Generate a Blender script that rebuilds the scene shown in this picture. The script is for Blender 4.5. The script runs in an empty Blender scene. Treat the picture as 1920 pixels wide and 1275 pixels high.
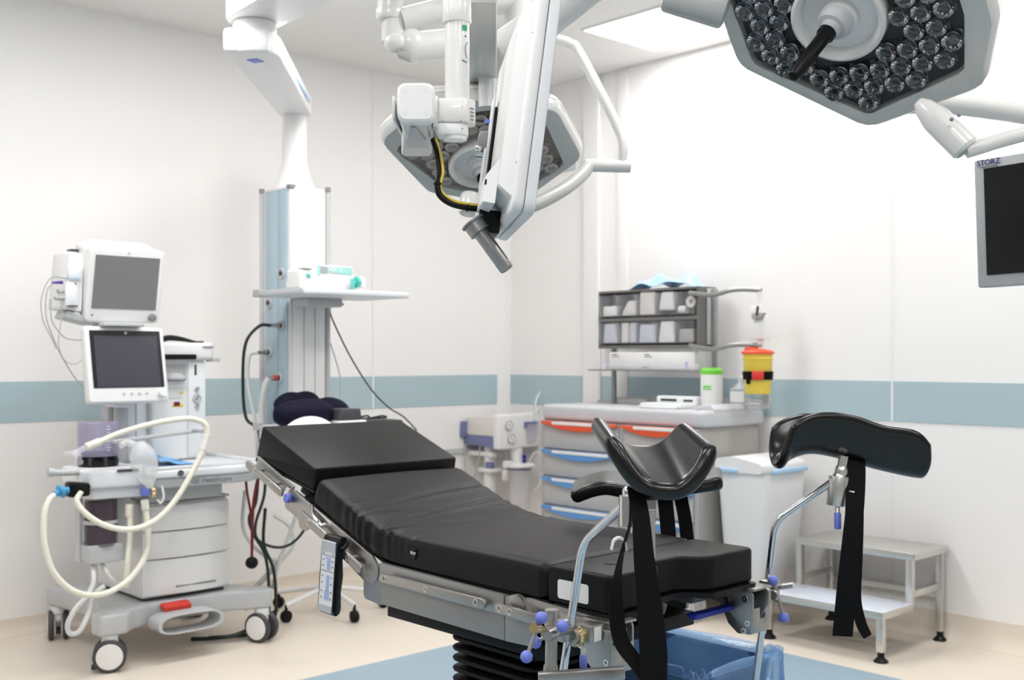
import bpy, bmesh, math, random
from mathutils import Vector, Matrix, Euler
random.seed(7)
PI = math.pi
SC = bpy.context.scene
COL = SC.collection

# ------------------------------------------------------------------ camera, world, exposure
CAM_H = 1.35
cam_data = bpy.data.cameras.new('camera')
cam_data.sensor_fit = 'HORIZONTAL'
cam_data.sensor_width = 36.0
cam_data.lens = 39.0
cam_data.shift_y = 31.5 / 1920.0
cam_data.dof.use_dof = True
cam_data.dof.focus_distance = 2.55
cam_data.dof.aperture_fstop = 5.0
cam_data.clip_end = 60
cam = bpy.data.objects.new('camera', cam_data)
COL.objects.link(cam)
cam.location = (0, 0, CAM_H)
cam.rotation_euler = (PI / 2, 0, 0)
SC.camera = cam

world = bpy.data.worlds.new('world')
SC.world = world
world.use_nodes = True
world.node_tree.nodes['Background'].inputs[0].default_value = (0.9, 0.95, 1.0, 1)
world.node_tree.nodes['Background'].inputs[1].default_value = 0.3

SC.view_settings.view_transform = 'Standard'
SC.view_settings.look = 'None'
SC.view_settings.gamma = 1.0
SC.view_settings.use_curve_mapping = False
SC.view_settings.exposure = 0.40
PANEL_POWER = 15.0          # radiance of the ceiling light panels
SC.cycles.use_denoising = True
SC.cycles.max_bounces = 12
SC.cycles.diffuse_bounces = 6
SC.cycles.glossy_bounces = 4
SC.cycles.transmission_bounces = 10
SC.cycles.transparent_max_bounces = 10
SC.cycles.sample_clamp_indirect = 8.0
SC.cycles.caustics_refractive = False
SC.cycles.caustics_reflective = False

# room directions: V runs along the right wall towards the camera, U along the left wall away from it
ROT_V = math.radians(-47.12)      # local x = V, local y = U
ROT_U = math.radians(42.88)       # local x = U, local y = -V

# ------------------------------------------------------------------ materials
MATS = {}
def mat(name, color, rough=0.5, metal=0.0, spec=0.5, emit=0.0, trans=0.0, alpha=1.0, ior=1.45,
        noise=0.0, nscale=30.0, bump=0.0, bscale=200.0, coat=0.0, sheen=0.0, stretch=None, rnoise=0.0):
    m = bpy.data.materials.new(name)
    m.use_nodes = True
    nt = m.node_tree
    b = nt.nodes['Principled BSDF']
    c = (color[0], color[1], color[2], 1)
    b.inputs['Base Color'].default_value = c
    b.inputs['Roughness'].default_value = rough
    b.inputs['Metallic'].default_value = metal
    b.inputs['Specular IOR Level'].default_value = spec
    b.inputs['IOR'].default_value = ior
    b.inputs['Transmission Weight'].default_value = trans
    b.inputs['Alpha'].default_value = alpha
    b.inputs['Coat Weight'].default_value = coat
    b.inputs['Sheen Weight'].default_value = sheen
    if emit:
        b.inputs['Emission Color'].default_value = c
        b.inputs['Emission Strength'].default_value = emit
    if noise or bump or rnoise:
        tc = nt.nodes.new('ShaderNodeTexCoord')
        mp = nt.nodes.new('ShaderNodeMapping')
        nt.links.new(tc.outputs['Object'], mp.inputs['Vector'])
        if stretch:
            mp.inputs['Scale'].default_value = stretch
        if noise:
            n = nt.nodes.new('ShaderNodeTexNoise')
            n.inputs['Scale'].default_value = nscale
            n.inputs['Detail'].default_value = 4
            nt.links.new(mp.outputs['Vector'], n.inputs['Vector'])
            r = nt.nodes.new('ShaderNodeMix'); r.data_type = 'RGBA'
            lo = [max(0, x * (1 - noise)) for x in color]; hi = [min(1, x * (1 + noise)) for x in color]
            r.inputs[6].default_value = (*lo, 1); r.inputs[7].default_value = (*hi, 1)
            nt.links.new(n.outputs['Fac'], r.inputs[0])
            nt.links.new(r.outputs[2], b.inputs['Base Color'])
        if rnoise:
            n2 = nt.nodes.new('ShaderNodeTexNoise')
            n2.inputs['Scale'].default_value = nscale * 1.7
            nt.links.new(mp.outputs['Vector'], n2.inputs['Vector'])
            mr = nt.nodes.new('ShaderNodeMapRange')
            mr.inputs['To Min'].default_value = max(0.02, rough - rnoise)
            mr.inputs['To Max'].default_value = min(1, rough + rnoise)
            nt.links.new(n2.outputs['Fac'], mr.inputs['Value'])
            nt.links.new(mr.outputs['Result'], b.inputs['Roughness'])
        if bump:
            n3 = nt.nodes.new('ShaderNodeTexNoise')
            n3.inputs['Scale'].default_value = bscale
            n3.inputs['Detail'].default_value = 3
            nt.links.new(mp.outputs['Vector'], n3.inputs['Vector'])
            bp = nt.nodes.new('ShaderNodeBump')
            bp.inputs['Strength'].default_value = bump
            bp.inputs['Distance'].default_value = 0.002
            nt.links.new(n3.outputs['Fac'], bp.inputs['Height'])
            nt.links.new(bp.outputs['Normal'], b.inputs['Normal'])
    MATS[name] = m
    return m

M = dict(
    wall=mat('painted wall panel', (0.855, 0.84, 0.825), 0.45, noise=0.012, nscale=2, spec=0.3),
    ceil=mat('ceiling paint', (0.84, 0.825, 0.80), 0.7, noise=0.01, nscale=2, spec=0.2),
    dimwall=mat('dim unseen wall', (0.26, 0.265, 0.27), 0.5, noise=0.03, nscale=3, spec=0.2),  # unseen walls, greyed to cut the fill light on the dark cushions
    band=mat('blue wall band', (0.41, 0.525, 0.565), 0.4, noise=0.02, nscale=3, spec=0.3),
    trim=mat('white wall trim', (0.83, 0.82, 0.81), 0.35, noise=0.01, nscale=5),
    seam=mat('pale joint filler', (0.74, 0.76, 0.77), 0.6, noise=0.02, nscale=40),
    lamp=mat('light panel', (1.0, 0.985, 0.978), 0.5, emit=PANEL_POWER),
    lampframe=mat('light panel frame', (0.85, 0.85, 0.84), 0.4, noise=0.01),
    floor=mat('beige vinyl floor', (0.71, 0.635, 0.545), 0.38, noise=0.035, nscale=140, rnoise=0.06, spec=0.35),
    floorblue=mat('blue vinyl floor', (0.285, 0.385, 0.455), 0.38, noise=0.04, nscale=140, rnoise=0.06, spec=0.35),
    vinyl=mat('black upholstery', (0.0085, 0.0075, 0.0078), 0.46, noise=0.12, nscale=25, bump=0.10, bscale=500, spec=0.22),
    vinylseat=mat('black seat upholstery', (0.0065, 0.006, 0.006), 0.44, noise=0.12, nscale=25, bump=0.08, bscale=420, spec=0.20),
    leather=mat('smooth black moulded pad', (0.005, 0.005, 0.005), 0.22, noise=0.1, nscale=20, bump=0.02, bscale=600, spec=0.55),
    strap=mat('black webbing', (0.004, 0.004, 0.0045), 0.75, noise=0.2, nscale=90, bump=0.3, bscale=700, spec=0.15),
    rubber=mat('black rubber', (0.006, 0.006, 0.006), 0.5, noise=0.15, nscale=30, spec=0.2),
    blackp=mat('black plastic', (0.006, 0.006, 0.0065), 0.35, noise=0.1, nscale=40, spec=0.25),
    darkgrey=mat('dark grey plastic', (0.055, 0.055, 0.06), 0.45, noise=0.1, nscale=40),
    steel=mat('brushed steel', (0.42, 0.405, 0.385), 0.34, 1.0, noise=0.05, nscale=60, rnoise=0.08, stretch=(1, 8, 8)),
    steelplate=mat('satin steel plate', (0.40, 0.395, 0.385), 0.42, 0.85, noise=0.05, nscale=40, rnoise=0.08, stretch=(1, 8, 8)),
    steelmid=mat('grey anodised plate', (0.33, 0.325, 0.315), 0.45, 0.7, noise=0.05, nscale=40, rnoise=0.06),
    chrome=mat('polished chrome', (0.70, 0.71, 0.72), 0.10, 1.0, noise=0.03, nscale=30, rnoise=0.03),
    brass=mat('brass', (0.75, 0.60, 0.32), 0.25, 1.0, noise=0.05, nscale=30),
    bluek=mat('blue knob plastic', (0.155, 0.20, 0.62), 0.42, noise=0.06, nscale=40),
    bluedeep=mat('deep blue plastic', (0.012, 0.02, 0.25), 0.35, noise=0.06, nscale=40),
    white=mat('white plastic', (0.80, 0.795, 0.785), 0.38, noise=0.01, nscale=10),
    white2=mat('cool white plastic', (0.75, 0.765, 0.785), 0.38, noise=0.01, nscale=10),
    enamel=mat('white enamel', (0.70, 0.695, 0.675), 0.25, noise=0.01, nscale=10, coat=0.3),
    enamelgrey=mat('warm grey enamel', (0.52, 0.525, 0.505), 0.3, noise=0.015, nscale=12, coat=0.2),
    silver=mat('light grey plastic', (0.50, 0.51, 0.52), 0.42, noise=0.02, nscale=20),
    grey=mat('grey plastic', (0.40, 0.40, 0.405), 0.45, noise=0.025, nscale=20),
    midgrey=mat('mid grey plastic', (0.24, 0.24, 0.25), 0.45, noise=0.04, nscale=20),
    screen=mat('dark screen glass', (0.052, 0.052, 0.068), 0.22, noise=0.05, nscale=4, spec=0.5),
    screengrey=mat('grey screen glass', (0.19, 0.185, 0.185), 0.28, noise=0.04, nscale=4, spec=0.5),
    screenblack=mat('black screen glass', (0.014, 0.014, 0.015), 0.22, noise=0.05, nscale=4, spec=0.5),
    cream=mat('cream hose plastic', (0.78, 0.75, 0.64), 0.42, noise=0.03, nscale=40),
    greyhose=mat('pale grey hose', (0.62, 0.63, 0.62), 0.4, noise=0.03, nscale=40),
    red=mat('red plastic', (0.66, 0.045, 0.028), 0.4, noise=0.05, nscale=30),
    orange=mat('orange red plastic', (0.80, 0.10, 0.035), 0.38, noise=0.04, nscale=30),
    blue=mat('drawer blue plastic', (0.11, 0.31, 0.66), 0.38, noise=0.04, nscale=30),
    cyan=mat('filter blue plastic', (0.05, 0.30, 0.55), 0.35, noise=0.06, nscale=30),
    teal=mat('teal plastic', (0.10, 0.52, 0.46), 0.4, noise=0.06, nscale=30),
    mint=mat('mint panel', (0.36, 0.72, 0.66), 0.4, noise=0.03, nscale=30),
    green=mat('bright green plastic', (0.20, 0.66, 0.07), 0.35, noise=0.05, nscale=30),
    yellow=mat('yellow plastic', (0.80, 0.60, 0.08), 0.4, noise=0.04, nscale=30),
    navy=mat('navy cloth', (0.004, 0.0035, 0.017), 0.7, noise=0.2, nscale=30, bump=0.2, bscale=300, spec=0.2),
    slate=mat('slate blue plastic', (0.17, 0.19, 0.36), 0.45, noise=0.04, nscale=20),
    cartgrey=mat('cart drawer grey', (0.46, 0.455, 0.445), 0.45, noise=0.02, nscale=15),
    cartbody=mat('cart body beige grey', (0.40, 0.38, 0.355), 0.45, noise=0.02, nscale=15),
    carttop=mat('cart top grey', (0.55, 0.56, 0.58), 0.4, noise=0.02, nscale=15),
    organ=mat('organizer grey', (0.16, 0.155, 0.15), 0.45, noise=0.05, nscale=15),
    clearbin=mat('clear bin plastic', (0.75, 0.76, 0.80), 0.15, trans=0.0, alpha=0.09, noise=0.02, nscale=20),
    clear=mat('clear plastic', (0.86, 0.85, 0.90), 0.08, alpha=0.25, noise=0.02, nscale=20),
    violet=mat('tinted clear plastic', (0.42, 0.38, 0.55), 0.08, alpha=0.35, noise=0.05, nscale=20),
    absorb=mat('purple grey granules', (0.10, 0.055, 0.075), 0.7, noise=0.5, nscale=120),
    smoke=mat('smoked clear plastic', (0.10, 0.08, 0.10), 0.08, alpha=0.55, noise=0.05, nscale=20),
    bag=mat('milky bag', (0.86, 0.86, 0.86), 0.3, alpha=0.42, noise=0.03, nscale=10),
    paper=mat('white paper', (0.80, 0.79, 0.78), 0.7, noise=0.02, nscale=40),
    paperw=mat('warm white pack', (0.74, 0.70, 0.66), 0.6, noise=0.04, nscale=30),
    paperb=mat('cool white pack', (0.60, 0.62, 0.68), 0.5, noise=0.06, nscale=30),
    clothblue=mat('blue drape', (0.20, 0.46, 0.80), 0.6, noise=0.08, nscale=30, bump=0.2, bscale=120),
    skyblue=mat('pale blue film', (0.45, 0.68, 0.93), 0.35, noise=0.10, nscale=14, alpha=0.85),
    liner=mat('blue liner film', (0.20, 0.42, 0.80), 0.12, noise=0.35, nscale=11, alpha=0.40, bump=1.0, bscale=24, spec=1.0),
    binblue=mat('blue bin plastic', (0.035, 0.07, 0.16), 0.4, noise=0.06, nscale=20),
    film=mat('milky protective film', (0.62, 0.66, 0.74), 0.3, noise=0.12, nscale=7),
    inox=mat('bright stainless', (0.66, 0.645, 0.61), 0.30, 0.9, noise=0.04, nscale=40, rnoise=0.06, stretch=(1, 6, 6)),
    lens=mat('moulded lens', (0.86, 0.88, 0.92), 0.04, trans=0.0, alpha=0.30, spec=1.0, noise=0.02),
    lenswarm=mat('smoky warm lens', (0.36, 0.32, 0.29), 0.10, spec=1.0, noise=0.3, nscale=60),
    lenscore=mat('lens core', (0.35, 0.36, 0.38), 0.15, 0.6, noise=0.1, nscale=60),
    ledboard=mat('lamp board', (0.045, 0.045, 0.048), 0.45, noise=0.15, nscale=30),
    ledboardwarm=mat('warm lamp board', (0.30, 0.26, 0.225), 0.5, noise=0.15, nscale=25),
    colgrey=mat('column paint', (0.70, 0.69, 0.67), 0.4, noise=0.01, nscale=10),
    colblue=mat('pendant blue panel', (0.37, 0.48, 0.54), 0.4, noise=0.015, nscale=10),
    ink=mat('print ink', (0.03, 0.03, 0.04), 0.6, noise=0.05),
    inkgrey=mat('grey print', (0.22, 0.22, 0.24), 0.6, noise=0.05),
    inkblue=mat('blue print', (0.03, 0.03, 0.22), 0.6, noise=0.05),
    inkpale=mat('pale blue print', (0.40, 0.46, 0.70), 0.6, noise=0.05),
    inkwhite=mat('white print', (0.85, 0.85, 0.85), 0.6, noise=0.02),
    greenink=mat('green print', (0.02, 0.33, 0.13), 0.6, noise=0.05),
    cablered=mat('dark red cable', (0.16, 0.01, 0.02), 0.45, noise=0.1),
    cablegreen=mat('black green cable', (0.012, 0.025, 0.02), 0.45, noise=0.1),
    cablegrey=mat('grey cable', (0.42, 0.42, 0.40), 0.45, noise=0.05),
    purple=mat('purple plug', (0.08, 0.04, 0.30), 0.45, noise=0.05),
    gripsteel=mat('scratched grip metal', (0.36, 0.355, 0.345), 0.40, 0.85, noise=0.18, nscale=35, rnoise=0.12, stretch=(6, 6, 1)),
)

# ------------------------------------------------------------------ mesh helpers
def vec(p): return Vector(p)

def rounded(pts, r, seg=4):
    """2D polygon with every corner rounded; r one radius or one per corner"""
    n = len(pts); out = []
    for i in range(n):
        ri = r[i] if isinstance(r, (list, tuple)) else r
        p = Vector(pts[i]); a = Vector(pts[i - 1]); b = Vector(pts[(i + 1) % n])
        d1 = (a - p); d2 = (b - p); l1 = d1.length; l2 = d2.length
        if ri <= 0 or l1 < 1e-6 or l2 < 1e-6:
            out.append((p.x, p.y)); continue
        d1 /= l1; d2 /= l2
        ang = math.acos(max(-1, min(1, d1.dot(d2))))
        if ang > PI - 0.02:
            out.append((p.x, p.y)); continue
        t = min(ri / math.tan(ang / 2), l1 * 0.49, l2 * 0.49)
        s = p + d1 * t; e = p + d2 * t
        for k in range(seg + 1):
            u = k / seg
            q = s * (1 - u) ** 2 + p * 2 * u * (1 - u) + e * u * u
            out.append((q.x, q.y))
    return out

def smooth_path(pts, n=6, closed=False):
    P = [Vector(p) for p in pts]; N = len(P); out = []
    rng = range(N if closed else N - 1)
    for i in rng:
        p1 = P[i]; p2 = P[(i + 1) % N]
        p0 = P[i - 1] if (i > 0 or closed) else p1 * 2 - p2
        p3 = P[(i + 2) % N] if (i + 2 < N or closed) else p2 * 2 - p1
        for k in range(n):
            t = k / n
            out.append(0.5 * ((2 * p1) + (p2 - p0) * t + (2 * p0 - 5 * p1 + 4 * p2 - p3) * t * t + (3 * p1 - p0 - 3 * p2 + p3) * t ** 3))
    if not closed: out.append(P[-1].copy())
    return out

def fillet(pts, r, seg=8):
    """polyline with rounded bends"""
    P = [Vector(p) for p in pts]; out = [P[0]]
    for i in range(1, len(P) - 1):
        a = P[i - 1] - P[i]; b = P[i + 1] - P[i]; la, lb = a.length, b.length; a.normalize(); b.normalize()
        t = min(r, la * 0.48, lb * 0.48); s = P[i] + a * t; e = P[i] + b * t
        for k in range(seg + 1):
            u = k / seg; out.append(s * (1 - u) ** 2 + P[i] * 2 * u * (1 - u) + e * u * u)
    out.append(P[-1]); return out

class MB:
    """collects shapes into one mesh"""
    def __init__(s): s.bm = bmesh.new()
    def _add(s, b, mtx=None):
        if mtx is not None: b.transform(mtx)
        me = bpy.data.meshes.new('tmp'); b.to_mesh(me); b.free()
        s.bm.from_mesh(me); bpy.data.meshes.remove(me)
        return s
    def box(s, c, size, bevel=0.0, seg=2, rot=None):
        b = bmesh.new(); bmesh.ops.create_cube(b, size=1.0)
        bmesh.ops.scale(b, vec=size, verts=b.verts)
        if bevel > 0:
            bv = min(bevel, min(size) * 0.49)
            bmesh.ops.bevel(b, geom=b.edges[:], offset=bv, segments=seg, affect='EDGES', profile=0.5)
        m = Matrix.Translation(c)
        if rot is not None: m = m @ (Euler(rot).to_matrix().to_4x4() if len(rot) == 3 and not isinstance(rot, Matrix) else rot.to_4x4())
        return s._add(b, m)
    def span(s, lo, hi, bevel=0.0, seg=2):
        c = [(a + b) / 2 for a, b in zip(lo, hi)]; z = [abs(b - a) for a, b in zip(lo, hi)]
        return s.box(c, z, bevel, seg)
    def cyl(s, p0, p1, r0, r1=None, seg=24, bevel=0.0):
        p0 = Vector(p0); p1 = Vector(p1); d = p1 - p0; L = d.length
        r1 = r0 if r1 is None else r1
        b = bmesh.new()
        bmesh.ops.create_cone(b, cap_ends=True, cap_tris=False, segments=seg, radius1=r0, radius2=r1, depth=L)
        if bevel > 0:
            ed = [e for e in b.edges if abs(e.verts[0].co.z - e.verts[1].co.z) < 1e-6]
            bmesh.ops.bevel(b, geom=ed, offset=bevel, segments=2, affect='EDGES', profile=0.5)
        m = Matrix.Translation((p0 + p1) / 2) @ d.to_track_quat('Z', 'Y').to_matrix().to_4x4()
        return s._add(b, m)
    def ball(s, c, r, scale=(1, 1, 1), seg=20, rot=None):
        b = bmesh.new(); bmesh.ops.create_uvsphere(b, u_segments=seg, v_segments=max(8, seg * 2 // 3), radius=r)
        bmesh.ops.scale(b, vec=scale, verts=b.verts)
        m = Matrix.Translation(c)
        if rot is not None: m = m @ Euler(rot).to_matrix().to_4x4()
        return s._add(b, m)
    def lathe(s, prof, origin=(0, 0, 0), axis=(0, 0, 1), seg=32, arc=None):
        b = bmesh.new(); rings = []
        for r, z in prof:
            ring = []
            if r < 1e-6: ring = [b.verts.new((0, 0, z))]
            else:
                for k in range(seg):
                    a = 2 * PI * k / seg
                    ring.append(b.verts.new((r * math.cos(a), r * math.sin(a), z)))
            rings.append(ring)
        for A, B in zip(rings, rings[1:]):
            if len(A) == 1 and len(B) == 1: continue
            for k in range(seg):
                k2 = (k + 1) % seg
                if len(A) == 1: b.faces.new((A[0], B[k2], B[k]))
                elif len(B) == 1: b.faces.new((A[k], A[k2], B[0]))
                else: b.faces.new((A[k], A[k2], B[k2], B[k]))
        for ring, flip in ((rings[0], True), (rings[-1], False)):
            if len(ring) > 2: b.faces.new(ring[::-1] if flip else ring)
        bmesh.ops.recalc_face_normals(b, faces=b.faces[:])
        m = Matrix.Translation(origin) @ Vector(axis).to_track_quat('Z', 'Y').to_matrix().to_4x4()
        return s._add(b, m)
    def tube(s, pts, r, seg=10, n=6, smooth=True, closed=False, flat=None):
        P = smooth_path(pts, n, closed) if smooth else [Vector(p) for p in pts]
        N = len(P); b = bmesh.new(); rings = []
        T = []
        for i in range(N):
            if closed: t = P[(i + 1) % N] - P[i - 1]
            else: t = P[min(i + 1, N - 1)] - P[max(i - 1, 0)]
            if t.length < 1e-9: t = Vector((0, 0, 1))
            T.append(t.normalized())
        up = Vector((0, 0, 1)) if abs(T[0].z) < 0.9 else Vector((1, 0, 0))
        nrm = (up - T[0] * up.dot(T[0])).normalized()
        for i in range(N):
            if i:
                ax = T[i - 1].cross(T[i])
                if ax.length > 1e-8:
                    nrm = Matrix.Rotation(T[i - 1].angle(T[i]), 3, ax.normalized()) @ nrm
                nrm = (nrm - T[i] * nrm.dot(T[i])).normalized()
            bi = T[i].cross(nrm)
            rr = r(i / max(1, N - 1)) if callable(r) else r
            rings.append([b.verts.new(P[i] + (nrm * math.cos(2 * PI * k / seg) + bi * math.sin(2 * PI * k / seg)) * rr) for k in range(seg)])
        R2 = list(zip(rings, rings[1:])) + ([(rings[-1], rings[0])] if closed else [])
        for A, B in R2:
            for k in range(seg):
                b.faces.new((A[k], A[(k + 1) % seg], B[(k + 1) % seg], B[k]))
        if not closed:
            b.faces.new(rings[0][::-1]); b.faces.new(rings[-1])
        return s._add(b)
    def ribbon(s, pts, width, thick, wdir, n=6):
        """flat strap: wdir one direction (or one per point) across its width"""
        P = smooth_path(pts, n)
        if isinstance(wdir[0], (int, float)): Wd = [Vector(wdir).normalized()] * len(P)
        else: Wd = [w.normalized() for w in smooth_path(wdir, n)]
        Wv = width if isinstance(width, (list, tuple)) else [width] * len(pts)
        Wv = [q.x for q in smooth_path([(w, 0, 0) for w in Wv], n)]
        b = bmesh.new(); rings = []
        for i, p in enumerate(P):
            t = (P[min(i + 1, len(P) - 1)] - P[max(i - 1, 0)]).normalized()
            w = (Wd[i] - t * t.dot(Wd[i])).normalized(); nn = t.cross(w)
            h = Wv[i] / 2; k = thick / 2
            rings.append([b.verts.new(p + w * a * h + nn * c * k) for a, c in ((-1, -1), (1, -1), (1, 1), (-1, 1))])
        for A, B in zip(rings, rings[1:]):
            for k in range(4): b.faces.new((A[k], A[(k + 1) % 4], B[(k + 1) % 4], B[k]))
        b.faces.new(rings[0][::-1]); b.faces.new(rings[-1])
        bmesh.ops.recalc_face_normals(b, faces=b.faces[:])
        return s._add(b)
    def prism(s, outline, lo, hi, plane='xz', bevel=0.0, seg=2, mtx=None):
        """outline in plane xz (extruded along y), xy (along z) or yz (along x)"""
        b = bmesh.new()
        def mk(a, c, d):
            return {'xz': (a, d, c), 'xy': (a, c, d), 'yz': (d, a, c)}[plane]
        A = [b.verts.new(mk(a, c, lo)) for a, c in outline]
        B = [b.verts.new(mk(a, c, hi)) for a, c in outline]
        n = len(outline)
        fa = b.faces.new(A); fb = b.faces.new(B[::-1])
        for k in range(n): b.faces.new((A[k], B[k], B[(k + 1) % n], A[(k + 1) % n]))
        bmesh.ops.recalc_face_normals(b, faces=b.faces[:])
        if bevel > 0:
            ed = list(set(e for f in (fa, fb) for e in f.edges))
            bmesh.ops.bevel(b, geom=ed, offset=bevel, segments=seg, affect='EDGES', profile=0.5)
        return s._add(b, mtx)
    def loft(s, rings, close=True, caps=True):
        b = bmesh.new()
        R = [[b.verts.new(p) for p in r] for r in rings]
        for A, B in zip(R, R[1:]):
            n = len(A)
            for k in range(n if close else n - 1):
                b.faces.new((A[k], A[(k + 1) % n], B[(k + 1) % n], B[k]))
        if caps and close:
            b.faces.new(R[0][::-1]); b.faces.new(R[-1])
        bmesh.ops.recalc_face_normals(b, faces=b.faces[:])
        return s._add(b)
    def grid(s, f, nu, nv, thick=0.0):
        """surface f(u,v) for u,v in 0..1; thick > 0 gives it a second face and rims"""
        b = bmesh.new()
        V = [[b.verts.new(f(i / nu, j / nv)) for j in range(nv + 1)] for i in range(nu + 1)]
        F = [b.faces.new((V[i][j], V[i + 1][j], V[i + 1][j + 1], V[i][j + 1])) for i in range(nu) for j in range(nv)]
        b.normal_update()
        if thick:
            off = {}
            for row in V:
                for v in row: off[v] = v.co - v.normal * thick
            W = [[b.verts.new(off[v]) for v in row] for row in V]
            for i in range(nu):
                for j in range(nv): b.faces.new((W[i][j], W[i][j + 1], W[i + 1][j + 1], W[i + 1][j]))
            for i in range(nu):
                b.faces.new((V[i][0], W[i][0], W[i + 1][0], V[i + 1][0]))
                b.faces.new((V[i + 1][nv], W[i + 1][nv], W[i][nv], V[i][nv]))
            for j in range(nv):
                b.faces.new((V[0][j + 1], W[0][j + 1], W[0][j], V[0][j]))
                b.faces.new((V[nu][j], W[nu][j], W[nu][j + 1], V[nu][j + 1]))
            bmesh.ops.recalc_face_normals(b, faces=b.faces[:])
        return s._add(b)
    def move(s, mtx):
        s.bm.transform(mtx); return s
    def build(s, name, material, parent=None, angle=35, label=None, subsurf=0):
        me = bpy.data.meshes.new(name); s.bm.to_mesh(me); s.bm.free()
        for p in me.polygons: p.use_smooth = True
        me.set_sharp_from_angle(angle=math.radians(angle))
        me.materials.append(material)
        o = bpy.data.objects.new(name, me); COL.objects.link(o)
        if parent is not None: o.parent = parent
        if label: o['label'] = label
        if subsurf:
            md = o.modifiers.new('smooth', 'SUBSURF'); md.levels = subsurf; md.render_levels = subsurf
        return o

def thing(name, label, cat, loc=(0, 0, 0), rotz=0.0, group=None, mtx=None):
    o = bpy.data.objects.new(name, None); COL.objects.link(o)
    o.empty_display_size = 0.05
    if mtx is not None: o.matrix_world = mtx
    else:
        o.location = loc; o.rotation_euler = (0, 0, rotz)
    o['label'] = label; o['category'] = cat
    if group: o['group'] = group
    return o
def tag(o, label, cat, group=None):
    o['label'] = label; o['category'] = cat
    if group: o['group'] = group
    return o
def struct(o, label=None):
    o['kind'] = 'structure'
    if label: o['label'] = label
    return o
def place(o, loc, rotz=0.0):
    o.location = loc; o.rotation_euler = (0, 0, rotz); return o
def copy_tree(o, parent=None):
    c = o.copy(); COL.objects.link(c)
    if parent is not None: c.parent = parent
    for ch in list(o.children): copy_tree(ch, c)
    return c
def lettering(name, body, size, material, parent, mtx, extrude=0.0006, align='CENTER'):
    cu = bpy.data.curves.new(name, 'FONT'); cu.body = body; cu.size = size; cu.extrude = extrude
    cu.align_x = align; cu.align_y = 'CENTER'
    tmp = bpy.data.objects.new(name + '_source', cu); COL.objects.link(tmp)
    dg = bpy.context.evaluated_depsgraph_get(); dg.update()
    me = bpy.data.meshes.new_from_object(tmp.evaluated_get(dg))
    bpy.data.objects.remove(tmp); bpy.data.curves.remove(cu)
    me.name = name; me.materials.clear(); me.materials.append(material)
    o = bpy.data.objects.new(name, me); COL.objects.link(o)
    o.parent = parent; o.matrix_local = mtx
    return o
def face_mtx(loc, right, up):
    """matrix whose x is right, y is up, z is the normal"""
    x = Vector(right).normalized(); y = Vector(up).normalized(); z = x.cross(y).normalized(); y = z.cross(x)
    m = Matrix((x, y, z)).transposed().to_4x4(); m.translation = Vector(loc); return m
# ------------------------------------------------------------------ the room: origin at the far corner, x along the right wall, y along -left wall
CORNER = (-0.055, 7.603, 0.0)
RX, RY, RZ = 8.2, -7.6, 3.12
room = []
def wall_obj(mb, name, material, label=None, angle=35):
    o = mb.build(name, material, None, angle); place(o, CORNER, ROT_V); return struct(o, label)
cove_r, cove_l = 0.128, 0.078
m = MB(); m.span((-0.1, RY - 0.1, -0.1), (RX + 0.1, 0.1, 0.0)); wall_obj(m, 'floor', M['floor'], 'glossy beige vinyl floor')
m = MB(); m.span((1.612, RY + 1.0, 0.0), (6.6, -0.785, 0.0015)); wall_obj(m, 'floor_inlay', M['floorblue'], 'pale blue vinyl area around the table')
m = MB(); m.span((-0.1, RY - 0.1, RZ), (RX + 0.1, 0.1, RZ + 0.1)); wall_obj(m, 'ceiling', M['ceil'], 'white ceiling')
m = MB(); m.span((-0.1, 0.0, 0), (RX + 0.1, 0.1, RZ)); wall_obj(m, 'wall_right', M['wall'], 'white wall on the right with blue band')
m = MB(); m.span((-0.1, RY, 0), (0.0, 0.0, RZ)); wall_obj(m, 'wall_left', M['wall'], 'white wall on the left with blue band')
m = MB(); m.span((-0.1, RY - 0.1, 0), (RX + 0.1, RY, RZ)); wall_obj(m, 'wall_near', M['dimwall'])
m = MB(); m.span((RX, RY, 0), (RX + 0.1, 0.0, RZ)); wall_obj(m, 'wall_back', M['dimwall'])
# blue bands with pale joints
B0, B1 = 1.030, 1.229
m = MB()
for a, b in ((0.07, 0.767), (0.905, 1.038), (1.125, 2.852), (2.862, 5.6), (5.61, 8.1)): m.span((a, -0.004, B0), (b, 0.0, B1))
wall_obj(m, 'trim_1', M['band'], 'grey blue band along the right wall')
m = MB()
for a, b in ((-1.094, -0.066), (-4.6, -1.104), (-7.5, -4.61)): m.span((0.0, a, B0), (0.004, b, B1))
wall_obj(m, 'trim_2', M['band'], 'grey blue band along the left wall')
m = MB()
for x in (2.857,): m.span((x - 0.005, -0.0045, 0.15), (x + 0.005, 0.0, RZ))
m.span((0.0, -1.104, 0.1), (0.0045, -1.094, RZ))
wall_obj(m, 'trim_3', M['trim'], 'thin white joint strip')
# rounded white corner profile, and two upright posts on the right wall
m = MB(); m.prism([(0, 0), (0.07, 0), (0.045, -0.012), (0.02, -0.03), (0.012, -0.05), (0, -0.066)], 0.1, RZ, 'xy'); wall_obj(m, 'trim_4', M['trim'], 'white rounded corner strip')
m = MB()
m.prism(rounded([(0.765, 0.0), (0.765, -0.03), (0.907, -0.03), (0.907, 0.0)], 0.028, 5), 0.1, RZ, 'xy')
wall_obj(m, 'trim_5', M['trim'], 'white upright strip left of the organizer')
m = MB(); m.span((1.038, -0.012, 0.1), (1.125, 0.0, RZ), 0.005); wall_obj(m, 'trim_6', M['trim'], 'white upright strip behind the organizer')
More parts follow.
